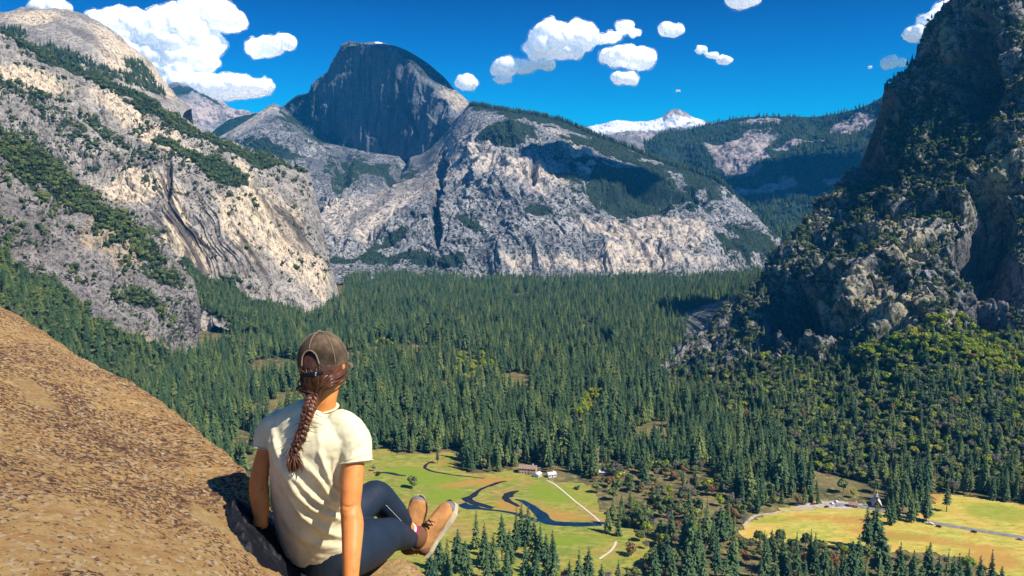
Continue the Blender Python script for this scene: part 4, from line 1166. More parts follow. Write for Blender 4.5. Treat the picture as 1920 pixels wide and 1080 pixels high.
def gable(L, Wd, z0, h, over=.6, th=.25):
    """roof of two slabs along x with closed ends"""
    a, b = L / 2 + over, Wd / 2 + over
    k = h / (Wd / 2); zl = z0 - over * k
    V = [(-a, -b, zl), (a, -b, zl), (a, 0, z0 + h), (-a, 0, z0 + h), (-a, b, zl), (a, b, zl),
         (-a, -b, zl + th), (a, -b, zl + th), (a, 0, z0 + h + th * 1.2), (-a, 0, z0 + h + th * 1.2), (-a, b, zl + th), (a, b, zl + th)]
    Fc = [[0, 1, 2, 3], [3, 2, 5, 4], [6, 9, 8, 7], [9, 10, 11, 8], [0, 6, 7, 1], [4, 5, 11, 10], [0, 3, 9, 6], [3, 4, 10, 9], [1, 7, 8, 2], [2, 8, 11, 5]]
    return np.array(V, float), Fc

def wallbox(L, Wd, h, gh):
    V = [(-L / 2, -Wd / 2, -1), (L / 2, -Wd / 2, -1), (L / 2, Wd / 2, -1), (-L / 2, Wd / 2, -1), (-L / 2, -Wd / 2, h), (L / 2, -Wd / 2, h), (L / 2, Wd / 2, h), (-L / 2, Wd / 2, h),
         (-L / 2, 0, h + gh - .1), (L / 2, 0, h + gh - .1)]
    Fc = [[0, 3, 2, 1], [0, 1, 5, 4], [2, 3, 7, 6], [1, 2, 6, 9, 5], [3, 0, 4, 8, 7]]
    return np.array(V, float), Fc

M_tan = plain_mat('tan_boards', (0.48, 0.34, 0.22), .85, .15, .8)
M_white = plain_mat('white_paint', (0.72, 0.70, 0.66), .7, .08, .8)
M_brown = plain_mat('brown_boards', (0.16, 0.05, 0.03), .8, .25, .8)
M_roofp = plain_mat('pale_roof', (0.60, 0.56, 0.53), .75, .15, .6)
M_roofd = plain_mat('brown_shingles', (0.30, 0.20, 0.15), .85, .25, 1.2)
M_glass = plain_mat('window_glass', (0.03, 0.04, 0.05), .12, .1, 1, .6)
M_trim = plain_mat('trim_paint', (0.62, 0.58, 0.52), .7, .08, 1)

def house(name, loc, rz, L, Wd, h, gh, wall, roof, nwin, label, cat, storeys=1, chimney=True, steeple=False, end_door=False):
    e = empty(name, loc, label, cat, rz=rz)
    mesh_obj('wall', *wallbox(L, Wd, h, gh), wall, e, smooth=False)
    rf = mesh_obj('roof', *gable(L, Wd, h, gh), roof, e, smooth=False)
    if chimney:
        mesh_obj('chimney', *box((L * .28, Wd * .12, h + gh + .2), (1.1, 1.1, 2.2)), M_trim, rf, smooth=False)
    wv, wf = box((0, 0, 0), (1.1, .10, 1.5)); tv, tf = box((0, 0, 0), (1.5, .07, 1.9))
    first = None
    for sgn in (-1, 1):
        for st in range(storeys):
            for k in range(nwin):
                x = (k + .5) / nwin * L - L / 2
                if sgn < 0 and st == 0 and k == nwin // 2 and not end_door: continue
                z = 1.7 + 2.9 * st
                if first is None:
                    f = mesh_obj('window', tv, tf, M_trim, e, smooth=False); p = mesh_obj('pane', wv, wf, M_glass, f, smooth=False)
                    first = (f, p); g = f
                else:
                    g = first[0].copy(); COL.objects.link(g); p = first[1].copy(); COL.objects.link(p); p.parent = g
                g.parent = e
                g.location = (x, sgn * (Wd / 2 + .02), z)
    if end_door:
        mesh_obj('door', *box((-L / 2 - .05, 0, 1.25), (.12, 1.7, 2.5)), M_trim, e, smooth=False)
    else:
        mesh_obj('door', *box((( nwin // 2 + .5) / nwin * L - L / 2, -Wd / 2 - .05, 1.1), (1.1, .12, 2.2)), M_brown, e, smooth=False)
    if steeple:
        s = empty('steeple', (0, 0, 0)); s.parent = e
        bv, bf = box((-L / 2 + 1.8, 0, h + gh + .6), (2.0, 2.0, 3.6)); 
        b = mesh_obj('belfry', bv, bf, wall, s, smooth=False)
        x = -L / 2 + 1.8; z = h + gh + 2.4
        mesh_obj('spire', [(x - 1.3, -1.3, z), (x + 1.3, -1.3, z), (x + 1.3, 1.3, z), (x - 1.3, 1.3, z), (x, 0, z + 5.2)], [[0, 3, 2, 1], [0, 1, 4], [1, 2, 4], [2, 3, 4], [3, 0, 4]], roof, s, smooth=False)
    return e

house('house', G(990, 886), math.radians(-12), 19, 10, 6.0, 2.6, M_tan, M_roofd, 6, 'tan two storey house with a brown roof at the far edge of the marsh meadow', 'house', storeys=2)
house('house', G(1008, 893), math.radians(60), 8, 6, 3.0, 1.6, M_white, M_roofp, 3, 'small white annex just right of the tan house', 'house', chimney=False)
house('cabin', G(1034, 893), math.radians(20), 9, 6, 3.0, 1.8, M_white, M_roofp, 3, 'white cabin half hidden by pines right of the tan house', 'cabin')
house('lodge', G(1144, 890), math.radians(-3), 30, 9, 4.0, 1.4, M_brown, M_roofp, 9, 'long low brown building with a pale roof among the pines', 'building', chimney=False)
house('chapel', G(1643, 948), math.radians(70), 15, 8, 3.4, 5.4, M_brown, M_roofp, 4, 'brown wooden chapel with steep pale roof and spire beside the gravel lot', 'chapel', steeple=True, chimney=False, end_door=True)
house('cabin', G(1600, 950), math.radians(-25), 8, 5.5, 2.8, 1.6, M_tan, M_roofd, 3, 'low tan cabin left of the chapel', 'cabin')

def car_meshes():
    prof = [(-2.2, .35), (-2.25, .75), (-2.1, .95), (-1.35, 1.02), (-.75, 1.48), (.55, 1.50), (1.15, 1.03), (2.0, .92), (2.22, .70), (2.2, .35)]
    def ext(pr, w, wt=None):
        n = len(pr)
        V = [(x, -w * (1 if z < 1.1 else .84), z) for x, z in pr] + [(x, w * (1 if z < 1.1 else .84), z) for x, z in pr]
        Fc = [[i, (i + 1) % n, (i + 1) % n + n, i + n] for i in range(n)] + [list(range(n))[::-1], [i + n for i in range(n)]]
        return np.array(V, float), Fc
    return ext(prof, .88), ext([(-1.22, 1.06), (-.74, 1.42), (.52, 1.44), (1.02, 1.07)], .90)
CARB, CARW = car_meshes()
M_tyre = plain_mat('tyre', (0.02, 0.02, 0.02), .8, .1, 1)
M_rim = plain_mat('rim', (0.45, 0.45, 0.45), .4, .1, 1)
M_lamp = plain_mat('lamp_lens', (0.6, 0.55, 0.5), .2, .1, 1, .6)
_car0 = None
def car(loc, rz, paint, label, s=1.0):
    global _car0
    if _car0 is None:
        e = empty('parked_car', loc)
        body = mesh_obj('body', CARB[0], CARB[1], paint, e, smooth=False)
        kids = [body, mesh_obj('windows', CARW[0], CARW[1], M_glass, e, smooth=False)]
        for x in (-1.4, 1.4):
            for y in (-.86, .86):
                V, Fc = frustum((x, y - .1, .33), (x, y + .1, .33), .33, .33, 14)
                w = mesh_obj('wheel', V, [list(map(int, f)) for f in Fc] + [list(range(14)), list(range(27, 13, -1))], M_tyre, e, smooth=False)
                V, Fc = frustum((x, y - .115, .33), (x, y + .115, .33), .18, .18, 10)
                r = mesh_obj('rim', V, [list(map(int, f)) for f in Fc] + [list(range(10)), list(range(19, 9, -1))], M_rim, w, smooth=False)
                kids.append((w, r))
        for y in (-.6, .6):
            kids.append(mesh_obj('headlight', *box((2.22, y, .72), (.08, .34, .18)), M_lamp, e, smooth=False))
        _car0 = (e, kids)
    else:
        e0, kids = _car0
        e = e0.copy(); COL.objects.link(e)
        for k in kids:
            if isinstance(k, tuple):
                w = k[0].copy(); COL.objects.link(w); w.parent = e; r = k[1].copy(); COL.objects.link(r); r.parent = w
            else:
                c = k.copy(); COL.objects.link(c); c.parent = e
                if k is kids[0]:
                    c.material_slots[0].link = 'OBJECT'; c.material_slots[0].material = paint
    e.location = tuple(map(float, loc)); e.rotation_euler = (0, 0, rz); e.scale = (s, s, s)
    tag(e, label, 'car', 'cars parked by the gravel lot and the road')
P_w = plain_mat('car_paint_white', (0.78, 0.78, 0.78), .3, .03, 1, .5); P_b = plain_mat('car_paint_black', (0.02, 0.02, 0.025), .3, .03, 1, .5)
P_g = plain_mat('car_paint_grey', (0.30, 0.31, 0.33), .3, .03, 1, .5); P_r = plain_mat('car_paint_red', (0.30, 0.03, 0.03), .3, .03, 1, .5)
for px_, py_, a, m_, lab, s_ in [(1550, 951, .2, P_b, 'black car on the gravel lot, nearest the dry meadow', 1), (1560, 945, 1.9, P_w, 'white car in the middle of the gravel lot', 1), (1572, 949, .3, P_g, 'grey car at the right end of the gravel lot', 1),
                                (1540, 943, 1.8, P_g, 'grey car on the far side of the gravel lot', 1), (1568, 941, 1.7, P_w, 'white car on the far side of the gravel lot', 1), (1524, 946, .1, P_r, 'dark red car at the left end of the gravel lot', 1),
                                (1744, 983, -.55, P_w, 'big white van on the road under the roadside pines', 1.35), (1760, 988, -.5, P_b, 'black car on the road right of the white van', 1.1),
                                (1826, 998, -.5, P_b, 'black car on the open road through the far meadow', 1.1), (1912, 1012, -.55, P_g, 'grey car on the road at the right edge of the photo', 1.1)]:
    car(G(px_, py_, .25), a, m_, lab, s_)
# ------------------------------------------------------------------ the ledge in the foreground
def nrm(v):
    v = np.array(v, float); return v / (np.linalg.norm(v) + 1e-12)

def lichen_mat():
    m, nt, b, out = new_mat('lichen_granite')
    co = coords(nt)
    cs = coords(nt, (1.0, 3.2, 2.6), (0, math.radians(24), math.radians(-28)))
    n1 = noise(nt, cs, 32, 9, .80, .2)
    n2 = noise(nt, cs, 7, 7, .65)
    n3 = noise(nt, co, 1.6, 5, .6)
    n4 = noise(nt, cs, 60, 6, .7)
    tan = mix(nt, maprange(nt, n2, .35, .62), (0.82, 0.54, 0.22), (0.66, 0.37, 0.14))
    br = mix(nt, maprange(nt, n4, .35, .65), (0.09, 0.045, 0.045), (0.25, 0.13, 0.08))
    f = math_n(nt, 'ADD', n1, math_n(nt, 'MULTIPLY', math_n(nt, 'SUBTRACT', n3, .5), .55))
    vo = nt.nodes.new('ShaderNodeTexVoronoi'); vo.inputs['Scale'].default_value = 62
    nt.links.new(coords(nt, (1.0, 1.9, 1.7), (0, math.radians(24), math.radians(-28))), vo.inputs['Vector'])
    vs_ = nt.nodes.new('ShaderNodeSeparateColor'); nt.links.new(vo.outputs['Color'], vs_.inputs[0])
    f = math_n(nt, 'ADD', f, math_n(nt, 'MULTIPLY', math_n(nt, 'SUBTRACT', vs_.outputs[0], .5), .22))
    c = mix(nt, maprange(nt, f, .45, .515), br, tan)
    c = mix(nt, math_n(nt, 'MULTIPLY', maprange(nt, vs_.outputs[1], .90, .93), .75), c, (0.85, 0.70, 0.48))
    c = mix(nt, maprange(nt, n4, .62, .72), c, (0.78, 0.70, 0.58))
    c = mix(nt, math_n(nt, 'MULTIPLY', attr(nt, 'pale'), maprange(nt, n1, .25, .5)), c, mix(nt, maprange(nt, n2, .4, .6), (0.72, 0.50, 0.22), (0.66, 0.40, 0.16)))
    nt.links.new(c, b.inputs['Base Color'])
    h = math_n(nt, 'ADD', math_n(nt, 'ADD', n1, math_n(nt, 'MULTIPLY', n4, .35)), math_n(nt, 'MULTIPLY', vs_.outputs[0], .18))
    nt.links.new(bump(nt, h, 1.0, .034), b.inputs['Normal'])
    b.inputs['Roughness'].default_value = .85
    return m

def ledge():
    E = [(-500, 270, 9.2), (-100, 508, 6.6), (0, 568, 6.0), (75, 618, 5.6), (150, 672, 5.2), (230, 722, 4.8), (300, 768, 4.4), (420, 846, 3.75), (466, 884, 3.45), (500, 950, 3.5), (560, 1020, 3.55), (640, 1052, 3.6), (700, 1054, 3.5), (757, 1046, 3.42), (800, 1084, 3.38), (850, 1150, 3.3)]
    M2 = [(-500, 420, 6.0), (-100, 600, 4.9), (0, 655, 4.5), (75, 700, 4.2), (150, 745, 4.0), (230, 795, 3.8), (300, 835, 3.6), (410, 900, 3.3), (462, 945, 3.15), (500, 985, 3.15), (560, 1046, 3.25), (640, 1078, 3.3), (700, 1084, 3.25), (757, 1090, 3.2), (805, 1115, 3.2), (860, 1170, 3.1)]
    M = [(-500, 560, 4.2), (-100, 740, 3.5), (0, 790, 3.3), (75, 822, 3.2), (150, 852, 3.1), (230, 882, 3.0), (300, 912, 2.95), (400, 962, 2.88), (455, 1004, 2.82), (500, 1052, 2.86), (560, 1092, 2.95), (640, 1112, 2.98), (700, 1122, 2.98), (757, 1130, 2.98), (810, 1150, 2.98), (870, 1200, 2.95)]
    N_ = [(-500, 900, 2.3), (-100, 975, 2.2), (0, 1000, 2.15), (75, 1020, 2.12), (150, 1045, 2.12), (230, 1075, 2.12), (300, 1100, 2.12), (400, 1140, 2.15), (470, 1170, 2.2), (540, 1195, 2.35), (600, 1212, 2.5), (660, 1224, 2.55), (720, 1240, 2.6), (780, 1255, 2.6), (840, 1270, 2.6), (900, 1300, 2.6)]
    K = [(-3.0 + 4.2 * i / 15, 1.0, -1.15 - .35 * i / 15 + CAM_H) for i in range(16)]
    K2 = [(-3.4 + 4.8 * i / 15, -1.0, -1.25 - .35 * i / 15 + CAM_H) for i in range(16)]
    K3 = [(-3.4 + 4.8 * i / 15, -5.0, -1.35 - .5 * i / 15 + CAM_H) for i in range(16)]
    K4 = [(-3.4 + 4.8 * i / 15, -9.0, -12 + CAM_H) for i in range(16)]
    rows = [np.array([W(*p) for p in r]) for r in (E, M2, M, N_)] + [np.array(K), np.array(K2), np.array(K3), np.array(K4)]
    e = rows[0]
    rows = [e + [2.5, 60, -297], e + [.8, 9, -60], e + [.25, 1.4, -9], e + [.04, .10, -.32]] + rows
    # the open side on the right falls away as well
    R = []
    for r in rows:
        last = r[-1]
        R.append(np.concatenate([r, [last + [.22, .05, -.5], last + [.8, .2, -6], last + [2, .4, -60]]]))
    R = np.array(R)
    R[..., 2] = np.maximum(R[..., 2], -2.0)
    nu, nv = 760, 640
    k, c = R.shape[:2]
    tv = np.interp(np.linspace(0, 1, nv), [0, .02, .04, .08, .12, .34, .58, .84, .93, .96, .98, 1.0], np.arange(k))
    # columns: most of them where the picture is
    tu = np.interp(np.linspace(0, 1, nu), [0, .05, .12, .90, .96, 1], [0, 1, 2, c - 4, c - 3, c - 1])
    S = catmull(R, tv); S = catmull(np.transpose(S, (1, 0, 2)), tu)
    du = np.gradient(S, axis=0); dv = np.gradient(S, axis=1)
    n = np.cross(du, dv); n /= np.linalg.norm(n, axis=-1, keepdims=True) + 1e-9
    if np.mean(n[..., 2]) < 0: n = -n
    px, py = PX(S)
    near = ((S[..., 2] > CAM_H - 3) & (S[..., 1] > .8) & (S[..., 1] < 10)) * 1.0
    a = math.radians(-32)
    q = np.stack([S[..., 0] * math.cos(a) - S[..., 1] * math.sin(a), (S[..., 0] * math.sin(a) + S[..., 1] * math.cos(a)) * 2.2, S[..., 2] * 2], -1)
    d = fbm(S / .9, 4, 3) * .035 + ridged(q / .22, 4, 7) * .010 + fbm(q / .05, 3, 9) * .0065
    # a step in the slab that opens towards the seat
    line = np.interp(px, [340, 380, 420, 455, 500, 540, 600], [935, 962, 990, 1022, 1066, 1098, 1130])
    s = (py - line) / 9.0
    step = np.exp(-(s / 1.2) ** 2) * (px > 330) * (px < 640)
    d += near * (.016 * sstep(-1.5, 1.0, s + fbm(S / .1, 3, 5)) * sstep(330, 400, px) * (1 - sstep(560, 660, px)) - .012 * np.exp(-((s - .9) / .5) ** 2) * sstep(330, 400, px) * (1 - sstep(600, 660, px)))
    seatw = (py > 880) * (px > 470)
    d = np.where(near > 0, d * np.where((px > 480) & (py > 1000), .55, 1), fbm(S / 30, 4, 3) * np.clip((CAM_H - S[..., 2]) * .02, 0, 4))
    V = S + n * d[..., None]
    Lx = Land(); Lx.px = px; Lx.py = py; Lx.S = S / 1.0
    pale = np.clip(sstep(1.3, .2, np.abs(s + .6) / 1.6) * sstep(345, 390, px) * (1 - sstep(540, 600, px)) + blob(Lx, [(440, 960, 34, 14, 40), (390, 962, 40, 12, 35), (60, 735, 50, 12, 30), (200, 700, 18, 8)], .4, .2) * .8
                   + ((px > 640) & (py > 1036)) * .95 * (1 - blob(Lx, [(790, 1075, 46, 30, 35)], .2, .1)), 0, 1)
    return mesh_obj('rock_ledge', V.reshape(-1, 3), grid_faces(nu, nv), lichen_mat(), attrs=dict(pale=pale), kind='structure'), V
LEDGE, LEDGE_V = ledge()
_lv = LEDGE_V.reshape(-1, 3)
_lv = _lv[(_lv[:, 2] > CAM_H - 3) & (_lv[:, 1] > 0)]
def ledge_z(x, y):
    d = (_lv[:, 0] - x) ** 2 + (_lv[:, 1] - y) ** 2
    return float(_lv[np.argmin(d), 2])

# ------------------------------------------------------------------ soft bodies: closed sweeps that are fused and smoothed
def sweep(pts, rad, side=None, seg=20, caps=(True, True), sub=4):
    P = np.array(pts, float)
    R = np.array([(r, r) if np.isscalar(r) else r for r in rad], float)
    t = np.linspace(0, len(P) - 1, (len(P) - 1) * sub + 1)
    C = catmull(P, t); Q = catmull(np.concatenate([R, R[:, :1] * 0], 1), t)[:, :2]
    T = np.gradient(C, axis=0); T /= np.linalg.norm(T, axis=1, keepdims=True) + 1e-9
    rings = []
    sd = nrm(side) if side is not None else (np.array([1.0, 0, 0]) if abs(T[0][0]) < .8 else np.array([0, 1.0, 0]))
    def ring(c, tv, a, b2):
        s_ = nrm(sd - tv * np.dot(sd, tv)); u = np.cross(tv, s_)
        th = np.arange(seg) / seg * 2 * math.pi
        return c + np.cos(th)[:, None] * s_ * a + np.sin(th)[:, None] * u * b2
    if caps[0]:
        for f in (.97, .8, .45):
            rings.append(ring(C[0] - T[0] * min(Q[0]) * f, T[0], Q[0][0] * math.sqrt(1 - f * f), Q[0][1] * math.sqrt(1 - f * f)))
    for c, tv, q in zip(C, T, Q): rings.append(ring(c, tv, q[0], q[1]))
    if caps[1]:
        for f in (.45, .8, .97):
            rings.append(ring(C[-1] + T[-1] * min(Q[-1]) * f, T[-1], Q[-1][0] * math.sqrt(1 - f * f), Q[-1][1] * math.sqrt(1 - f * f)))
    V = np.concatenate(rings); n = len(rings)
    Fc = [[i * seg + j, i * seg + (j + 1) % seg, (i + 1) * seg + (j + 1) % seg, (i + 1) * seg + j] for i in range(n - 1) for j in range(seg)]
    Fc += [list(range(seg))[::-1], [(n - 1) * seg + j for j in range(seg)]]
    return V, Fc

def ellip(c, r, M=None, seg=24, rings=16):
    V = []; 
    for i in range(rings + 1):
        ph = math.pi * (i + .0) / rings
        for j in range(seg):
            th = 2 * math.pi * j / seg
            V.append((math.sin(max(ph, .02) if i < rings else math.pi - .02) * math.cos(th) * r[0], math.sin(max(ph, .02) if i < rings else math.pi - .02) * math.sin(th) * r[1], math.cos(ph) * r[2]))
    V = np.array(V)
    if M is not None: V = V @ np.array(M).T
    V = V + np.array(c)
    Fc = [[i * seg + j, (i + 1) * seg + j, (i + 1) * seg + (j + 1) % seg, i * seg + (j + 1) % seg] for i in range(rings) for j in range(seg)]
    Fc += [list(range(seg)), [rings * seg + j for j in range(seg)][::-1]]
    return V, Fc

def join(parts):
    V, Fc, o = [], [], 0
    for v, f in parts:
        V.append(np.asarray(v, float)); Fc += [[int(a) + o for a in q] for q in f]; o += len(v)
    return np.concatenate(V), Fc

def fuse(parts, voxel, smooth=6, fac=.5):
    V, Fc = join(parts)
    off = V.mean(0)
    me = bpy.data.meshes.new('tmp'); me.from_pydata([tuple(v) for v in (V - off)], [], Fc)
    bm = bmesh.new(); bm.from_mesh(me); bmesh.ops.recalc_face_normals(bm, faces=bm.faces); bm.to_mesh(me); bm.free()
    o = bpy.data.objects.new('tmp', me); COL.objects.link(o)
    md = o.modifiers.new('r', 'REMESH'); md.mode = 'VOXEL'; md.voxel_size = voxel; md.adaptivity = 0
    if smooth:
        m2 = o.modifiers.new('s', 'SMOOTH'); m2.factor = fac; m2.iterations = smooth
    dg = bpy.context.evaluated_depsgraph_get(); dg.update()
    ev = o.evaluated_get(dg); m3 = ev.to_mesh()
    n = len(m3.vertices); co = np.zeros(n * 3, np.float32); m3.vertices.foreach_get('co', co)
    no = np.zeros(n * 3, np.float32); m3.vertices.foreach_get('normal', no)
    Fo = [list(p.vertices) for p in m3.polygons]
    ev.to_mesh_clear()
    bpy.data.objects.remove(o); bpy.data.meshes.remove(me)
    return co.reshape(-1, 3).astype(float) + off, no.reshape(-1, 3).astype(float), Fo

# ------------------------------------------------------------------ the woman on the ledge
def skin_mat():
    m, nt, b, out = new_mat('tanned_skin')
    co = coords(nt)
    n = noise(nt, co, 30, 5, .6); n2 = noise(nt, co, 6, 3, .5)
    c = mix(nt, maprange(nt, n2, .3, .7), (0.66, 0.235, 0.06), (0.72, 0.28, 0.08))
    c = mix(nt, maprange(nt, n, .5, .8), c, (0.56, 0.18, 0.05))
    nt.links.new(c, b.inputs['Base Color'])
    b.inputs['Roughness'].default_value = .5; b.inputs['Specular IOR Level'].default_value = .3
    b.inputs['Subsurface Weight'].default_value = .15
    b.inputs['Subsurface Radius'].default_value = (.012, .004, .002)
    nt.links.new(bump(nt, noise(nt, co, 160, 4, .6), .15, .001), b.inputs['Normal'])
    return m
def cloth_mat(name, col, rough=.85, weave=700, bs=.25, sheen=0.0, var=.12):
    m, nt, b, out = new_mat(name)
    co = coords(nt)
    n = noise(nt, co, 9, 5, .6)
    c = mix(nt, maprange(nt, n, .3, .7), tuple(v * (1 - var) for v in col), tuple(min(v * (1 + var), 1) for v in col))
    nt.links.new(c, b.inputs['Base Color'])
    b.inputs['Roughness'].default_value = rough
    nt.links.new(bump(nt, noise(nt, co, weave, 3, .6), bs, .001), b.inputs['Normal'])
    return m
M_skin = skin_mat()
M_shirt = cloth_mat('cream_cotton', (0.76, 0.68, 0.44), .9, 500)
M_leg = cloth_mat('navy_leggings', (0.016, 0.026, 0.045), .55, 500, .2)
M_seam = cloth_mat('grey_thread', (0.45, 0.47, 0.45), .8)
M_capm = cloth_mat('faded_brown_cap', (0.105, 0.072, 0.045), .9, 420, .35, var=.75)
M_capd = cloth_mat('cap_edge', (0.22, 0.17, 0.12), .9, 420, .35)
M_hair = cloth_mat('brown_hair', (0.095, 0.032, 0.014), .42, 260, .6, var=.6)
M_hair.node_tree.nodes['Principled BSDF'].inputs['Specular IOR Level'].default_value = .6
M_black = cloth_mat('black_nylon', (0.006, 0.007, 0.012), .6, 90, .6)
M_boot = cloth_mat('tan_suede', (0.46, 0.215, 0.075), .9, 200, .5, var=.3)
M_collar = cloth_mat('dark_brown_padding', (0.16, 0.07, 0.035), .9, 200, .4)
M_sole = cloth_mat('beige_rubber', (0.50, 0.42, 0.28), .7, 60, .3)
M_toe = cloth_mat('grey_rubber', (0.16, 0.16, 0.17), .6, 60, .3)
M_sock = cloth_mat('white_sock', (0.80, 0.78, 0.80), .95, 300, .4)
M_pink = cloth_mat('magenta_webbing', (0.50, 0.02, 0.16), .7, 300, .3)
M_metal = plain_mat('worn_metal', (0.6, 0.6, 0.6), .35, .1, 50, .5, metal=.9)
M_eye = plain_mat('eye_white', (0.8, 0.78, 0.75), .2, .02, 50, .5)

A_ = nrm([.86, -.50, 0])                # from her left shoulder to her right one
FWD = nrm([.50, .86, 0])                # the way she faces
UPZ = np.array([0, 0, 1.0])

def woman():
    LS, RS_ = W(514, 800, 3.12), W(666, 808, 2.95)
    LH, RH = W(568, 1036, 3.20), W(642, 1042, 3.12)
    LK, LA = W(704, 927, 3.57), W(771, 996, 3.80)
    RK, RA = W(729, 1003, 3.50), W(778, 1012, 3.86)
    elbR, wrR = W(657, 950, 2.83), W(657, 1104, 2.68)
    elbL, wrL = W(486, 896, 3.05), W(489, 976, 3.00)
    torso = [(603, 757, 3.02, .052, .052), (598, 778, 3.02, .09, .045), (590, 802, 3.01, .135, .060), (583, 840, 3.0, .140, .070), (578, 885, 3.02, .135, .08), (578, 935, 3.05, .120, .08), (584, 985, 3.09, .130, .09), (597, 1025, 3.13, .140, .095), (604, 1048, 3.15, .14, .095)]
    hc = W(607, 682, 3.03)
    yaw = math.radians(13)
    hf = np.array([math.sin(yaw), math.cos(yaw), -.10]); hf = nrm(hf)
    hs_ = nrm(np.cross(hf, UPZ)); hu = np.cross(hs_, hf)
    roll = math.radians(9)
    hs2 = hs_ * math.cos(roll) + hu * math.sin(roll); hu2 = hu * math.cos(roll) - hs_ * math.sin(roll)
    HM = np.stack([hs2, hf, hu2], 1)                     # columns: right, front, up
    def H(x, y, z): return hc + HM @ np.array([x, y, z])
    parts = []
    parts.append(sweep([W(a, b, c) for a, b, c, _, _ in torso], [(d, e) for _, _, _, d, e in torso], A_))
    parts.append(sweep([W(601, 770, 3.03), W(606, 745, 3.01), W(612, 722, 3.02), H(0, .0, -.03)], [.062, .052, .050, .055]))
    # head: skull, face, jaw, nose, lips, ears, brow
    parts += [ellip(H(0, -.005, .015), (.076, .096, .102), HM), ellip(H(0, .028, -.035), (.060, .066, .082), HM), ellip(H(0, .062, -.088), (.030, .028, .022), HM),
              sweep([H(0, .094, .012), H(0, .104, -.018), H(0, .112, -.036)], [.008, .010, .013]), ellip(H(0, .090, -.064), (.022, .012, .006), HM), ellip(H(0, .090, -.072), (.019, .011, .006), HM),
              ellip(H(-.078, -.004, -.015), (.008, .018, .030), HM), ellip(H(.078, -.004, -.015), (.008, .018, .030), HM), ellip(H(0, .086, .028), (.048, .014, .010), HM),
              ellip(H(.036, .076, -.028), (.020, .016, .018), HM), ellip(H(-.036, .076, -.028), (.020, .016, .018), HM)]
    # arms
    parts.append(sweep([RS_, W(664, 860, 2.90), W(659, 915, 2.855), elbR, W(661, 985, 2.80), W(659, 1045, 2.73), wrR], [.033, .039, .041, .038, .041, .033, .0255]))
    parts.append(sweep([LS, W(499, 845, 3.09), elbL, W(486, 925, 3.03), W(489, 955, 3.01), wrL], [.031, .035, .036, .038, .033, .0255]))
    # hands: palm flat on the rock, five separate fingers
    def hand(wr, dirv, side, zrock):
        d = nrm([dirv[0], dirv[1], 0]); s = nrm(side)
        base = np.array([wr[0], wr[1], zrock]) + d * .035
        pz = lambda f, sd, z: base + d * f + s * sd + np.array([0, 0, z])
        hp = [sweep([wr, wr * .5 + pz(0, 0, .032) * .5, pz(.0, 0, .026), pz(.055, 0, .022)], [(.026, .022), (.030, .020), (.038, .016), (.040, .013)], s)]
        for k, (sd, ln, r) in enumerate([(-.032, .058, .0078), (-.011, .072, .0085), (.011, .078, .0088), (.032, .070, .0085)]):
            sp = sd * 1.5
            hp.append(sweep([pz(.045, sd, .020), pz(.068, sd * 1.12, .024), pz(.068 + ln * .5, sp * .95, .019), pz(.062 + ln, sp, .008)], [r * 1.1, r * 1.1, r, r * .85], seg=12))
        hp.append(sweep([pz(.0, .030, .020), pz(.022, .055, .018), pz(.050, .068, .012), pz(.066, .070, .009)], [.012, .011, .0095, .008], seg=12))
        return hp
    zR = ledge_z(wrR[0], wrR[1] - .03); zL = ledge_z(wrL[0], wrL[1] - .03) 
    wrR2 = wrR.copy(); wrR2[2] = max(wrR[2], zR + .045)
    parts += hand(wrR, nrm([.2, -1, 0]), nrm([-1, -.2, 0]), min(zR, wrR[2] - .03))
    parts += hand(wrL, nrm([-.45, .75, 0]), nrm([-.75, -.45, 0]), wrL[2] - .062)
    # legs and feet
    parts.append(sweep([LH, LH * .5 + LK * .5 + [0, 0, -.0], LK, LK * .55 + LA * .45, LA, LA + nrm(LA - LK) * .05], [.080, .062, .042, .040, .030, .030]))
    parts.append(sweep([RH, RH * .5 + RK * .5, RK, RK * .55 + RA * .45, RA, RA + nrm(RA - RK) * .05], [.080, .064, .043, .041, .030, .030]))
    V, _, Fc = fuse(parts, .0052, 5)
    bx, by = PX(V); dC = np.linalg.norm(V - elbR, axis=1)
    Nb = nrm(C0 - elbR)
    cr = np.exp(-((by - 948 - 3 * np.sin((bx - 640) / 9)) / 2.2) ** 2) * np.exp(-((bx - 655) / 13) ** 2) * (dC < .08)
    cr2 = np.exp(-((by - 965) / 7) ** 2) * np.exp(-((bx - 652) / 12) ** 2) * (dC < .09)
    V = V - Nb * (cr * .006 - cr2 * .004)[:, None]
    body = mesh_obj('person', V, Fc, M_skin, label='woman in backwards view, cream t-shirt, navy leggings and cap, sitting on the rock ledge', cat='person')
    body['label'] = 'woman seen from behind in cream t-shirt, dark leggings and brown cap, sitting on the ledge'
    P = body
    for sx in (-1, 1):
        v, f = ellip(H(sx * .030, .0835, .0), (.0115, .0115, .0115), HM, 16, 10)
        mesh_obj('eye', v, f, M_eye, P)
    # ---- t-shirt
    sh = [(603, 762, 3.02, .066, .062), (599, 772, 3.02, .112, .070), (594, 786, 3.015, .165, .080), (589, 806, 3.01, .198, .098), (583, 842, 3.0, .194, .112), (579, 885, 3.015, .176, .115), (577, 930, 3.045, .164, .112), (582, 968, 3.085, .166, .116), (588, 998, 3.115, .172, .122), (594, 1022, 3.14, .172, .124)]
    ps = [sweep([W(a, b, c) for a, b, c, _, _ in sh], [(d, e) for _, _, _, d, e in sh], A_, seg=36, caps=(False, False)),
          sweep([W(640, 800, 2.97), W(663, 822, 2.935), W(667, 868, 2.905)], [.066, .065, .061], caps=(True, False)),
          sweep([W(530, 795, 3.10), W(506, 810, 3.115), W(500, 840, 3.105)], [.064, .058, .054], caps=(True, False))]
    V, Nn, Fc = fuse(ps, .0055, 7)
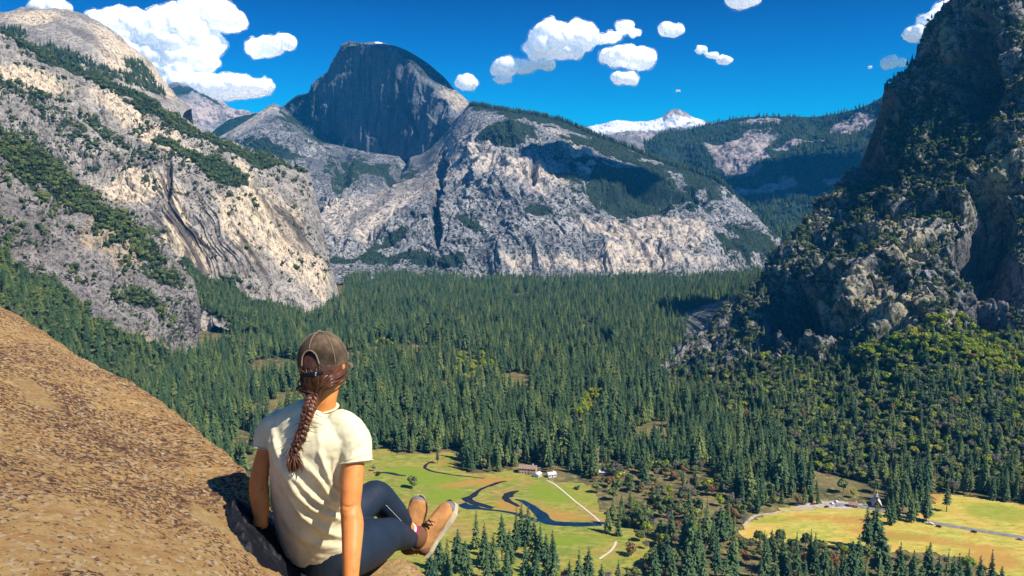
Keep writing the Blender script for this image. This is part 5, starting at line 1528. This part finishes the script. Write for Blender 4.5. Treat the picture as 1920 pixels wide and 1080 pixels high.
    x, y = PX(V)
    # drapes: folds that hang from her left shoulder round to the right hip, creases under the arm
    def fold(path, w, amp, sharp=1.0):
        p = np.array(path, float)
        best = np.full(len(V), 1e9); tt = np.zeros(len(V))
        for i in range(len(p) - 1):
            d = p[i + 1] - p[i]; l2 = (d * d).sum()
            t = np.clip(((x - p[i, 0]) * d[0] + (y - p[i, 1]) * d[1]) / l2, 0, 1)
            qx = x - (p[i, 0] + t * d[0]); qy = y - (p[i, 1] + t * d[1]); r = np.hypot(qx, qy)
            m_ = r < best; best = np.where(m_, r, best); tt = np.where(m_, (i + t) / (len(p) - 1), tt)
        return amp * np.exp(-(best / w) ** 2) * np.sin(np.pi * np.clip(tt * .9 + .08, 0, 1)) ** .6
    back = (Nn @ FWD < .25)
    d = np.zeros(len(V))
    for pth, w, a in [([(506, 810), (516, 860), (535, 915), (570, 965), (610, 998), (650, 1008)], 7, .016), ([(520, 830), (535, 880), (560, 925), (590, 955), (645, 975)], 6.5, .014), ([(545, 880), (570, 915), (600, 940), (645, 955)], 5, .011),
                      ([(512, 850), (522, 900), (545, 950), (575, 990)], 8, -.010), ([(575, 870), (600, 900), (622, 935), (650, 945)], 5, .010), ([(600, 850), (612, 880), (625, 915), (645, 930)], 4.5, .009), ([(560, 850), (575, 880), (590, 900)], 4, .006),
                      ([(640, 860), (632, 880), (628, 905), (630, 930)], 5, -.008), ([(672, 838), (655, 850), (642, 864)], 3, -.006), ([(690, 850), (665, 856), (645, 866)], 2.5, .005), ([(525, 960), (555, 1000), (600, 1022), (650, 1026)], 8, .007),
                      ([(560, 905), (590, 945), (645, 966)], 4, -.008), ([(535, 930), (570, 978), (620, 1004)], 4.5, -.009), ([(512, 800), (520, 830), (528, 860)], 4, .006), ([(590, 780), (600, 830), (605, 870)], 6, .003), ([(620, 860), (618, 890), (625, 920)], 3.5, -.006)]:
        d += fold(pth, w, a)
    d = d * back + fbm(V / .05, 3, 2) * .0018 + fbm(np.stack([V[:, 0] / .09, V[:, 1] / .09, V[:, 2] / .03], -1), 3, 8) * .0016 * back
    V = V + Nn * (d * 1.35)[:, None]
    mesh_obj('t_shirt', V, Fc, M_shirt, P)
    shirt = bpy.data.objects.get('t_shirt')
    def ringat(c, a, b2, ax, n=40):
        ax = nrm(ax); s_ = nrm(A_ - ax * np.dot(A_, ax)); u = np.cross(ax, s_)
        return [c + s_ * math.cos(q) * a + u * math.sin(q) * b2 for q in np.linspace(0, 2 * math.pi, n)]
    mesh_obj('collar', *sweep(ringat(W(603, 764, 3.02), .063, .058, UPZ + FWD * -.15), [(.0035, .007)] * 40, side=UPZ, seg=8, sub=1), M_shirt, shirt)
    mesh_obj('sleeve_hem', *sweep(ringat(W(667, 866, 2.905), .0605, .0605, W(663, 822, 2.935) - W(667, 868, 2.905)), [(.0018, .006)] * 40, side=UPZ, seg=6, sub=1), M_shirt, shirt)
    mesh_obj('sleeve_hem', *sweep(ringat(W(500, 838, 3.105), .0535, .0535, W(506, 810, 3.115) - W(500, 840, 3.105)), [(.0018, .006)] * 40, side=UPZ, seg=6, sub=1), M_shirt, shirt)
    # ---- leggings
    LA2 = LK * .20 + LA * .80; RA2 = RK * .14 + RA * .86
    ps = [sweep([W(588, 985, 3.10), W(598, 1020, 3.13), W(604, 1050, 3.16)], [(.150, .108), (.166, .120), (.178, .132)], A_, seg=30),
          sweep([LH, LH * .5 + LK * .5, LK * .95 + LH * .05, LK * .93 + LA * .07, LK * .55 + LA * .45, LA2], [.100, .090, .072, .071, .066, .043], caps=(True, False)),
          sweep([RH, RH * .5 + RK * .5, RK * .95 + RH * .05, RK * .93 + RA * .07, RK * .55 + RA * .45, RA2], [.105, .104, .080, .074, .060, .042], caps=(True, False))]
    V, Nn, Fc = fuse(ps, .0055, 6)
    kn = sum(np.exp(-((np.linalg.norm(V - k, axis=1) / .07) ** 2)) for k in (LK, RK))
    ank = sum(np.exp(-((np.linalg.norm(V - k, axis=1) / .07) ** 2)) for k in (LA2, RA2))
    V = V + Nn * (ridged(V / .05, 2, 3) * .0022 * kn + fbm(V / np.array([.03, .03, .012]), 2, 8) * .0025 * ank + fbm(V / .08, 3, 4) * .0015)[:, None]
    lg = mesh_obj('leggings', V, Fc, M_leg, P)
    sm = []
    v0 = nrm(np.cross(LA - LK, np.array([-.2, -1, .2]))); cam_side = nrm(C0 + [0, 0, 0] - LK)
    pts = [LK + (LA - LK) * f + nrm(cam_side - nrm(LA - LK) * np.dot(cam_side, nrm(LA - LK))) * r for f, r in ((.06, .0725), (.25, .070), (.5, .065), (.7, .054), (.79, .046))]
    mesh_obj('seam', *sweep(pts, [.0016] * 5, seg=6), M_seam, lg)
    # ---- cap
    def dome(a, b, c, off=0.0):
        V, Fc, nth, nph = [], [], 96, 34
        for i in range(nph + 1):
            for j in range(nth):
                th = 2 * math.pi * j / nth
                bk = .5 - .5 * math.sin(th)                           # 1 at the back
                low = math.radians(96 + 12 * bk)
                ph = low * i / nph
                pan = 1 + .012 * abs(math.cos(3 * th + math.pi / 2)) ** .35 * math.sin(min(ph, 1.5)) - .012
                r = (1 + off) * pan
                z = math.cos(ph) * (c if ph < math.pi / 2 else c * .9)
                V.append(H(a * math.sin(ph) * math.cos(th) * r, b * math.sin(ph) * math.sin(th) * r - .004, .012 + z * r))
        for i in range(nph):
            for j in range(nth):
                th = 2 * math.pi * (j + .5) / nth; bkd = abs(((th - 1.5 * math.pi + math.pi) % (2 * math.pi)) - math.pi)
                f = (i + .5) / nph
                arch = f > .60 + .0 and (bkd / .40) ** 2 + ((f - .86) / .26) ** 2 < 1 and f < .90 or (f > .86 and f < .90 and bkd < .40)
                if arch and f < .90: continue
                Fc.append([i * nth + j, (i + 1) * nth + j, (i + 1) * nth + (j + 1) % nth, i * nth + (j + 1) % nth])
        return np.array(V), Fc
    V, Fc = dome(.090, .112, .112)
    V2, F2 = dome(.090, .112, .112, -.03)
    cap = mesh_obj('cap', *join([(V, Fc), (V2, [f[::-1] for f in F2])]), M_capm, P)
    # seams, button, arch edge, strap, visor
    sm = []
    for k in range(6):
        th = k * math.pi / 3 + math.pi / 6
        pts = []
        for ph in np.radians([3, 20, 40, 60, 80, 95]):
            pts.append(H(.0905 * math.sin(ph) * math.cos(th + math.pi / 3 * 0), .1125 * math.sin(ph) * math.sin(th) - .004, .012 + .1125 * math.cos(ph)))
        if k == 4: pts = pts[:4]
        sm.append(sweep(pts, [.0018] * len(pts), seg=6))
    mesh_obj('seam', *join(sm), M_capd, cap)
    mesh_obj('button', *ellip(H(0, -.004, .126), (.008, .008, .005), HM, 14, 8), M_capd, cap)
    arch = []
    for t_ in np.linspace(-1, 1, 13):
        bkd = t_ * .40; f = .86 - .26 * math.sqrt(max(0, 1 - t_ * t_)); th = 1.5 * math.pi + bkd
        bk = .5 - .5 * math.sin(th); ph = math.radians(96 + 12 * bk) * f
        arch.append(H(.0915 * math.sin(ph) * math.cos(th), .1135 * math.sin(ph) * math.sin(th) - .004, .012 + .1125 * math.cos(ph)))
    mesh_obj('arch_edge', *sweep(arch, [.0032] * len(arch), seg=8), M_capd, cap)
    st = [H(.096 * math.cos(1.5 * math.pi + q), .118 * math.sin(1.5 * math.pi + q) - .004, -.028 - .0 * abs(q)) for q in np.linspace(-.5, .5, 7)]
    sp_ = mesh_obj('strap', *sweep(st, [(.002, .008)] * 7, side=hf, seg=10), M_black, cap)
    mesh_obj('buckle', *sweep([H(.022, -.120, -.034), H(.024, -.120, -.024)], [.003, .003], seg=8), M_metal, sp_)
    vz = []
    nn_ = 17
    for i in range(nn_):
        a = math.pi * (.12 + .76 * i / (nn_ - 1))
        for j in range(6):
            f = j / 5
            vz.append(H((.088 + .004 * f) * math.cos(a), .100 * math.sin(a) + .075 * f * math.sin(a) ** 1.2, .008 - .018 * f - .022 * (math.cos(a)) ** 2))
    vf = [list(map(int, q)) for q in grid_faces(nn_, 6)]
    vz = np.array(vz)
    mesh_obj('visor', *join([(vz, vf), (vz - hu2 * .004, [f[::-1] for f in vf])]), M_capm, cap)
    # ---- hair: a close shell under the cap, long strands swept to the braid
    ps = [ellip(H(0, -.022, -.005), (.083, .092, .100), HM), ellip(H(-.012, -.06, -.062), (.060, .045, .045), HM)]
    V, Nn, Fc = fuse(ps, .005, 3)
    hm = (V - hc) @ HM
    V = V + Nn * (ridged(np.stack([hm[:, 0] / .012, hm[:, 1] / .06, (hm[:, 2] + hm[:, 0] * .5) / .010], -1), 3, 5) * .0018)[:, None]
    keep = [f for f in Fc if (hm[f[0], 1] < .035 and hm[f[0], 2] < .06)]
    hair = mesh_obj('hair', V, keep, M_hair, P)
    root = W(591, 738, 2.945)
    rsd = np.random.RandomState(8)
    stn = []
    for k in range(46):
        sgn = 1 if k % 3 else -1
        z0 = -.010 - .055 * rsd.rand(); y0 = .035 - .05 * rsd.rand()
        p0 = H(sgn * .083, y0, z0 + .0); p1 = H(sgn * (.078 - .01 * rsd.rand()), y0 - .045, z0 - .014); p2 = H(sgn * (.050 + .01 * rsd.randn()), -.096, z0 * .7 - .035 - .012 * rsd.rand()); p3 = root + rsd.randn(3) * .006
        r_ = .0028 + .0022 * rsd.rand()
        stn.append(sweep([p0, p1, p2, p3], [r_ * .6, r_, r_, r_ * .8], seg=6, sub=5))
    for k in range(14):
        p0 = H(rsd.uniform(-.05, .05), -.108, -.01 + .01 * rsd.randn()); p1 = H(rsd.uniform(-.04, .03), -.112, -.05)
        stn.append(sweep([p0, p1, root + rsd.randn(3) * .006], [.003, .0036, .003], seg=6, sub=5))
    mesh_obj('strands', *join(stn), M_hair, hair)
    # ---- braid
    bp = np.array([W(591, 736, 2.95), W(584, 752, 2.925), W(578, 770, 2.905), W(573, 790, 2.892), W(567, 812, 2.882), W(557, 832, 2.88), W(549, 850, 2.885)])
    n = 120; t = np.linspace(0, len(bp) - 1, n); C = catmull(bp, t); T = np.gradient(C, axis=0); T /= np.linalg.norm(T, axis=1, keepdims=True)
    back_n = nrm([-.25, -1, .15]); bs = []
    for k in range(3):
        for sub_ in range(3):
            pts, rr = [], []
            for i in range(0, n, 2):
                s_ = nrm(np.cross(T[i], back_n)); u = np.cross(s_, T[i]); w_ = 1.15 - .35 * i / n
                ph = i / n * 2 * math.pi * 5.2 + k * 2 * math.pi / 3
                w_ *= 1 + .13 * math.sin(i * .37 + k) + .06 * math.sin(i * .9 + k * 2)
                off = s_ * math.sin(ph) * .0145 * w_ + u * math.sin(2 * ph) * .0075 * w_
                a3 = sub_ * 2.09 + ph * .5
                off = off + (s_ * math.cos(a3) + u * math.sin(a3)) * .0042
                pts.append(C[i] + off); rr.append(.0066 * w_)
            bs.append(sweep(pts, rr, seg=8, sub=1))
    br = mesh_obj('braid', *join(bs), M_hair, P)
    fly = []
    for k in range(60):
        i = rsd.randint(5, n - 5); p = C[i] + np.array([rsd.randn() * .012, -.012, rsd.randn() * .006]); d_ = np.array([rsd.randn() * .030, -.006, -.012 - .03 * rsd.rand()])
        fly.append(sweep([p, p + d_ * .5 + rsd.randn(3) * .004, p + d_], [.0012, .0012, .0005], seg=4, sub=3))
    mesh_obj('flyaway_hair', *join(fly), M_hair, br)
    e0 = bp[-1]
    mesh_obj('hair_tie', *sweep([e0 + [0, 0, .006], e0 - [0, 0, .006]], [.0125, .0125], seg=14), M_black, br)
    tf = []
    for k in range(70):
        d_ = np.array([rsd.randn() * .018 + .006, rsd.randn() * .010 - .006, -.05 - .03 * rsd.rand()])
        tf.append(sweep([e0 + rsd.randn(3) * .005, e0 + d_ * .5 + rsd.randn(3) * .007, e0 + d_ * np.array([.7, 1, .9]) ], [.0035, .0042, .0008], seg=5, sub=3))
    mesh_obj('tuft', *join(tf), M_hair, br)
    # ---- boots
    def boot(heel, xdir, zdir, mirror=1):
        X = nrm(xdir); Z = nrm(np.array(zdir) - X * np.dot(zdir, X)); Y = np.cross(Z, X) * mirror
        T_ = lambda x_, y_, z_: heel + X * x_ + Y * y_ + Z * z_
        up = [sweep([T_(.030, 0, .045), T_(.09, 0, .046), T_(.16, .002, .040), T_(.215, .004, .034), T_(.245, .004, .032)], [(.039, .046), (.040, .049), (.046, .042), (.048, .034), (.041, .025)], Y),
              sweep([T_(.045, 0, .05), T_(.048, 0, .075), T_(.044, 0, .092)], [(.040, .052), (.041, .054), (.042, .055)], Y, caps=(True, False)), ellip(T_(.02, 0, .045), (.034, .034, .04))]
        V, Nn, Fc = fuse(up, .004, 4)
        V = V + Nn * (fbm(V / .03, 3, 2) * .0015)[:, None]
        b = mesh_obj('boot', V, Fc, M_boot, P)
        so = []
        prof = [(-.016, .032), (.02, .041), (.08, .037), (.13, .043), (.19, .053), (.235, .050), (.272, .031), (.282, .010)]
        L_, R_ = [], []
        top = [T_(x_, w_, .012 + (.012 if x_ > .24 else 0)) for x_, w_ in prof] + [T_(x_, -w_ * .95, .012 + (.012 if x_ > .24 else 0)) for x_, w_ in prof[::-1]]
        bot = [T_(x_, w_ * .95, -.012 + (.010 if x_ > .24 else 0)) for x_, w_ in prof] + [T_(x_, -w_ * .9, -.012 + (.010 if x_ > .24 else 0)) for x_, w_ in prof[::-1]]
        nP = len(top)
        f_ = [[i, (i + 1) % nP, (i + 1) % nP + nP, i + nP] for i in range(nP)] + [list(range(nP))[::-1], [i + nP for i in range(nP)]]
        s_ = mesh_obj('sole', np.array(top + bot), f_, M_sole, b, smooth=False)
        lugs = [box((0, 0, 0), (.018, .07, .008)) for _ in range(9)]
        lv = []
        for i, (v, f) in enumerate(lugs):
            x_ = .0 + i * .031; sc = 1.0 if i > 4 else .75
            lv.append((np.array([T_(x_ + p[0], p[1] * sc, -.016 + p[2]) for p in v]), f))
        mesh_obj('tread', *join(lv), M_toe, s_, smooth=False)
        mesh_obj('toe_cap', *ellip(T_(.246, .003, .026), (1, 1, 1), np.stack([X * .030, Y * .042, Z * .027], 1)), M_toe, b)
        V6, F6 = ellip(T_(.012, 0, .030), (1, 1, 1), np.stack([X * .034, Y * .043, Z * .034], 1)); mesh_obj('heel_patch', V6, F6, M_collar, b)
        mesh_obj('welt', *sweep([T_(x_, w_ + .001, .016 + (.012 if x_ > .24 else 0)) for x_, w_ in prof], [.0035] * len(prof), seg=6), M_collar, s_)
        lc = []
        for i in range(5):
            x_ = .088 + i * .020; z_ = .103 - i * .0095
            lc.append(sweep([T_(x_, -.026, z_ - .008), T_(x_ + .01, 0, z_ + .003), T_(x_ + .018, .026, z_ - .010)], [.0036] * 3, seg=6))
            lc.append(sweep([T_(x_, .026, z_ - .008), T_(x_ + .01, 0, z_ + .005), T_(x_ + .018, -.026, z_ - .010)], [.0024] * 3, seg=6))
        mesh_obj('laces', *join(lc), M_black, b)
        mesh_obj('collar', *sweep([T_(.044, 0, .088), T_(.043, 0, .097)], [(.046, .059), (.043, .056)], Y), M_collar, b)
        return b, T_
    heel = W(797, 1036, 3.84); toe = W(846, 958, 3.93)
    boot(heel, toe - heel, W(770, 985, 3.78) - heel)
    heel2 = W(772, 1030, 3.99)
    boot(heel2, np.array([.035, .06, .25]), np.array([-.15, -.95, .2]), -1)
    for (K_, A2_, h_) in ((LK, LA, heel), (RK, RA, heel2)):
        ax = nrm(A2_ - K_)
        sk = mesh_obj('sock', *sweep([A2_ + ax * -.022, A2_ + ax * .02, A2_ * .4 + (h_ + (A2_ - h_) * .45) * .6], [.0345, .0355, .036], caps=(False, True)), M_sock, P)
    ax = nrm(LA - LK); c_ = LA + ax * .002; vw = nrm(C0 - c_); vw = nrm(vw - ax * np.dot(vw, ax)); sd_ = np.cross(ax, vw)
    pts = [c_ + (vw * math.cos(q) + sd_ * math.sin(q)) * .039 + ax * (.010 * math.sin(q * 1.0) + .0) for q in np.linspace(-1.4, 1.4, 9)]
    mesh_obj('ankle_strap', *sweep(pts, [(.007, .002)] * 9, side=ax, seg=8), M_pink, P)
    return body
PERSON = woman()

# ---- dark jacket lying on the slab under her left hand
def jacket():
    poly = [(418, 946), (440, 942), (470, 948), (500, 960), (530, 985), (600, 1040), (640, 1062), (640, 1085), (600, 1092), (560, 1086), (520, 1070), (480, 1046), (450, 1016), (428, 985)]
    # the outline is laid on the slab
    def on_rock(x, y):
        d = nrm(W(x, y, 3) - C0); best = None
        for t in np.linspace(2.4, 4.4, 160):
            p = C0 + d * t
            if p[2] < ledge_z(p[0], p[1]) + .01: return p
        return p
    Pp = np.array([on_rock(x, y)[:2] for x, y in poly])
    lo, hi = Pp.min(0), Pp.max(0); n = 150
    X, Y = np.meshgrid(np.linspace(lo[0] - .02, hi[0] + .02, n), np.linspace(lo[1] - .02, hi[1] + .02, n), indexing='ij')
    ins = in_poly(X, Y, [tuple(p) for p in Pp])
    dist = np.full(X.shape, 9.0)
    for i in range(len(Pp)):
        a, b = Pp[i], Pp[(i + 1) % len(Pp)]; d = b - a; t = np.clip(((X - a[0]) * d[0] + (Y - a[1]) * d[1]) / (d @ d), 0, 1)
        dist = np.minimum(dist, np.hypot(X - a[0] - t * d[0], Y - a[1] - t * d[1]))
    lv = _lv[(_lv[:, 0] > lo[0] - .1) & (_lv[:, 0] < hi[0] + .1) & (_lv[:, 1] > lo[1] - .1) & (_lv[:, 1] < hi[1] + .1)]
    Z = np.zeros(X.shape)
    for i in range(n):
        d = (lv[None, :, 0] - X[i][:, None]) ** 2 + (lv[None, :, 1] - Y[i][:, None]) ** 2
        Z[i] = lv[np.argmin(d, 1), 2]
    for _ in range(12):
        Z[1:-1, 1:-1] = (Z[:-2, 1:-1] + Z[2:, 1:-1] + Z[1:-1, :-2] + Z[1:-1, 2:]) / 4
    q = np.stack([X, Y, X * 0], -1)
    e = sstep(0, .035, dist)
    h = .008 + e * (.020 + .030 * ridged(q / np.array([.075, .05, 1]) + fbm(q / .1, 3, 2)[..., None] * .5, 4, 9) + .010 * fbm(q / .04, 3, 5))
    up = np.stack([X, Y, Z + np.clip(h, .006, .1)], -1).reshape(-1, 3); dn = np.stack([X, Y, Z + .002], -1).reshape(-1, 3)
    f = grid_faces(n, n); f = f[ins.ravel()[f].all(1)]
    V = np.concatenate([up, dn]); Fc = np.concatenate([f, f[:, ::-1] + n * n])
    # close the rim
    from collections import Counter
    ed = {}
    for q4 in f.tolist():
        for a, b in zip(q4, q4[1:] + q4[:1]):
            if (b, a) in ed: del ed[(b, a)]
            else: ed[(a, b)] = 1
    rim = np.array([[b, a, a + n * n, b + n * n] for a, b in ed])
    Fc = np.concatenate([Fc, rim]); used = np.unique(Fc); mp = np.full(len(V), -1); mp[used] = np.arange(len(used))
    mesh_obj('jacket', V[used], mp[Fc], M_black, label='crumpled black jacket lying on the rock under the woman\'s left hand', cat='jacket')
jacket()
# ------------------------------------------------------------------ clouds, far beyond the air of the valley
def cloud_mat():
    m, nt, b, out = new_mat('cloud_white')
    b.inputs['Base Color'].default_value = (0.82, 0.82, 0.82, 1)
    b.inputs['Roughness'].default_value = 1.0
    b.inputs['Specular IOR Level'].default_value = 0.0
    tr = nt.nodes.new('ShaderNodeBsdfTranslucent'); tr.inputs['Color'].default_value = (0.56, 0.55, 0.57, 1)
    ms = nt.nodes.new('ShaderNodeAddShader')
    nt.links.new(b.outputs[0], ms.inputs[0]); nt.links.new(tr.outputs[0], ms.inputs[1])
    # the outer veils thin out into the blue
    tp = nt.nodes.new('ShaderNodeBsdfTransparent')
    n = noise(nt, coords(nt), 1 / 150, 6, .6)
    th = attr(nt, 'veil')
    a = maprange(nt, math_n(nt, 'SUBTRACT', n, math_n(nt, 'MULTIPLY', th, .15)), .30, .66)
    a = math_n(nt, 'MAXIMUM', math_n(nt, 'MULTIPLY', a, math_n(nt, 'SUBTRACT', 1.0, math_n(nt, 'MULTIPLY', th, .8))), math_n(nt, 'SUBTRACT', 1.0, math_n(nt, 'MULTIPLY', th, 4.0)), clamp=True)
    m2 = nt.nodes.new('ShaderNodeMixShader')
    nt.links.new(a, m2.inputs[0]); nt.links.new(tp.outputs[0], m2.inputs[1]); nt.links.new(ms.outputs[0], m2.inputs[2])
    nt.links.new(m2.outputs[0], out.inputs['Surface'])
    return m
M_cloud = cloud_mat()
def cloud(blobs, D, label, seed, rough=1.0, vox=None, flat=.8, name='cloud', at=None):
    r = np.random.RandomState(seed); k = D / F
    ps = []
    for (x, y, rx, ry) in blobs:
        c = W(x, y, D) if at is None else np.array(at) + np.array([x * k, 0, -y * k])
        ps.append(ellip(c, (rx * k * .86, rx * k * .6, ry * k * .86), seg=18, rings=12))
        n = int(14 + rx * 1.6)
        for i in range(n):
            d = r.randn(3); d /= np.linalg.norm(d); d[2] = d[2] if d[2] > -.25 else -d[2] * .6
            s = min(rx, ry) * k * r.uniform(.16, .46)
            ps.append(ellip(c + d * np.array([rx * k * .8, rx * k * .5, ry * k * .78]), (s * 1.1, s, s * .9), seg=12, rings=8))
    vox = vox or 34.0
    V, Nn, Fc = fuse(ps, vox, 2)
    s = 34 * k * .5
    base = (fbm(V / 520, 5, seed, .6) * 105 - np.abs(fbm(V / 300, 3, seed + 3, .5)) * 14) * rough
    Vs, Fs, at = [], [], []
    Fa = [np.array(f) for f in Fc]; Fa = np.array([f for f in Fa if len(f) == 4])
    sz = min(1.0, max(b_[2] for b_ in blobs) / 30)
    for q, (off, veil) in enumerate(((30, 0.0), (62, .7))):
        Vs.append(V + Nn * (base + off * sz + q * 22 * sz * fbm(V / 200, 4, seed + 9 + q))[:, None]); Fs.append(Fa + len(V) * q); at.append(np.full(len(V), veil))
    return mesh_obj(name, np.concatenate(Vs), np.concatenate(Fs), M_cloud, attrs=dict(veil=np.concatenate(at)), label=label, cat='cloud', group='fair weather clouds')
cloud([(240, 66, 78, 42), (330, 74, 80, 56), (380, 34, 46, 42), (300, 130, 80, 40), (425, 42, 32, 18), (215, 40, 30, 20), (290, 110, 90, 34), (350, 110, 60, 40), (400, 90, 26, 16), (270, 150, 50, 26), (420, 165, 100, 20), (470, 160, 50, 14), (340, 160, 80, 24), (190, 35, 26, 10)], 17000, 'huge white cumulus piled up behind the rounded dome on the left', 1)
cloud([(478, 92, 20, 17), (505, 86, 28, 14), (532, 79, 18, 9)], 17500, 'small puffy cloud right of the huge cumulus', 2)
cloud([(80, 16, 26, 12), (112, 16, 22, 14)], 18500, 'faint lavender cloud above the left dome', 3)
cloud([(1040, 78, 44, 32), (1085, 72, 36, 26), (1008, 88, 22, 22), (1060, 98, 40, 12)], 17000, 'largest cloud in the middle of the sky, right of the great dome', 4)
cloud([(1140, 72, 30, 12), (1168, 54, 13, 15), (1190, 64, 13, 8)], 17600, 'thin grey edged cloud right of the largest middle cloud', 5)
cloud([(950, 130, 24, 16), (985, 127, 28, 13), (1015, 122, 28, 12), (945, 152, 18, 10)], 17200, 'ragged white cloud below left of the largest middle cloud', 6)
cloud([(1160, 108, 36, 17), (1195, 112, 32, 14)], 17300, 'flat based white cloud below right of the largest middle cloud', 7)
cloud([(1168, 148, 24, 11)], 17000, 'little white cloud just under the flat based cloud', 8)
cloud([(875, 158, 22, 11)], 17800, 'little cloud touching the right shoulder of the great dome', 9)
cloud([(1262, 57, 21, 11)], 17400, 'small oval cloud alone in the upper sky', 10)
cloud([(1312, 95, 14, 9), (1335, 104, 14, 7)], 17400, 'small stretched cloud below right of the oval cloud', 11)
cloud([(1358, 111, 13, 7)], 17400, 'tiny cloud at the end of the stretched cloud', 12)
cloud([(1392, -2, 34, 13)], 17400, 'cloud cut by the top edge of the photo', 13)
cloud([(1718, 64, 26, 15), (1750, 40, 24, 14), (1770, 16, 16, 12)], 17400, 'white cloud touching the dark wall on the right', 14)
cloud([(1668, 118, 14, 9), (1690, 116, 14, 6)], 17800, 'wispy little cloud beside the dark wall', 15)
cloud([(1272, 170, 11, 4)], 17800, 'tiny flat cloud above the snow peak', 16)
cloud([(1632, 126, 6, 4)], 17800, 'speck of cloud left of the wispy little cloud', 17)

# clouds high above the valley, out of the picture, that shade the dome's cap and parts of the ridges
cloud([(0, 0, 80, 30), (70, 8, 60, 24)], 6000, 'cloud overhead shading the great dome', 31, vox=60, at=(560, 4950, 3000))
cloud([(0, 0, 70, 30), (-60, 8, 50, 22)], 6000, 'cloud overhead shading the wooded flank of the massif', 32, vox=60, at=(2374, 2830, 2950))
cloud([(0, 0, 150, 40), (-130, 8, 90, 30)], 6000, 'cloud overhead shading the forested ridge', 33, vox=70, at=(3700, 3900, 3000))
# ------------------------------------------------------------------ the air of the valley
def haze_box():
    x0, x1, y0, y1, z0, z1 = -7000, 7000, -600, 13500, -6, 2300
    V = [(x, y, z) for z in (z0, z1) for (x, y) in ((x0, y0), (x1, y0), (x1, y1), (x0, y1))]
    Fc = [[0, 3, 2, 1], [4, 5, 6, 7], [0, 1, 5, 4], [1, 2, 6, 5], [2, 3, 7, 6], [3, 0, 4, 7]]
    m = bpy.data.materials.new('valley_air'); m.use_nodes = True
    nt = m.node_tree; nt.nodes.clear()
    out = nt.nodes.new('ShaderNodeOutputMaterial')
    v = nt.nodes.new('ShaderNodeVolumePrincipled')
    v.inputs['Color'].default_value = (0.03, 0.42, 1.0, 1)
    v.inputs['Density'].default_value = 3.6e-5
    v.inputs['Anisotropy'].default_value = 0.0
    nt.links.new(v.outputs[0], out.inputs['Volume'])
    o = mesh_obj('haze', V, Fc, m, kind='stuff', smooth=False, label='thin blue air filling the valley', cat='haze')
haze_box()
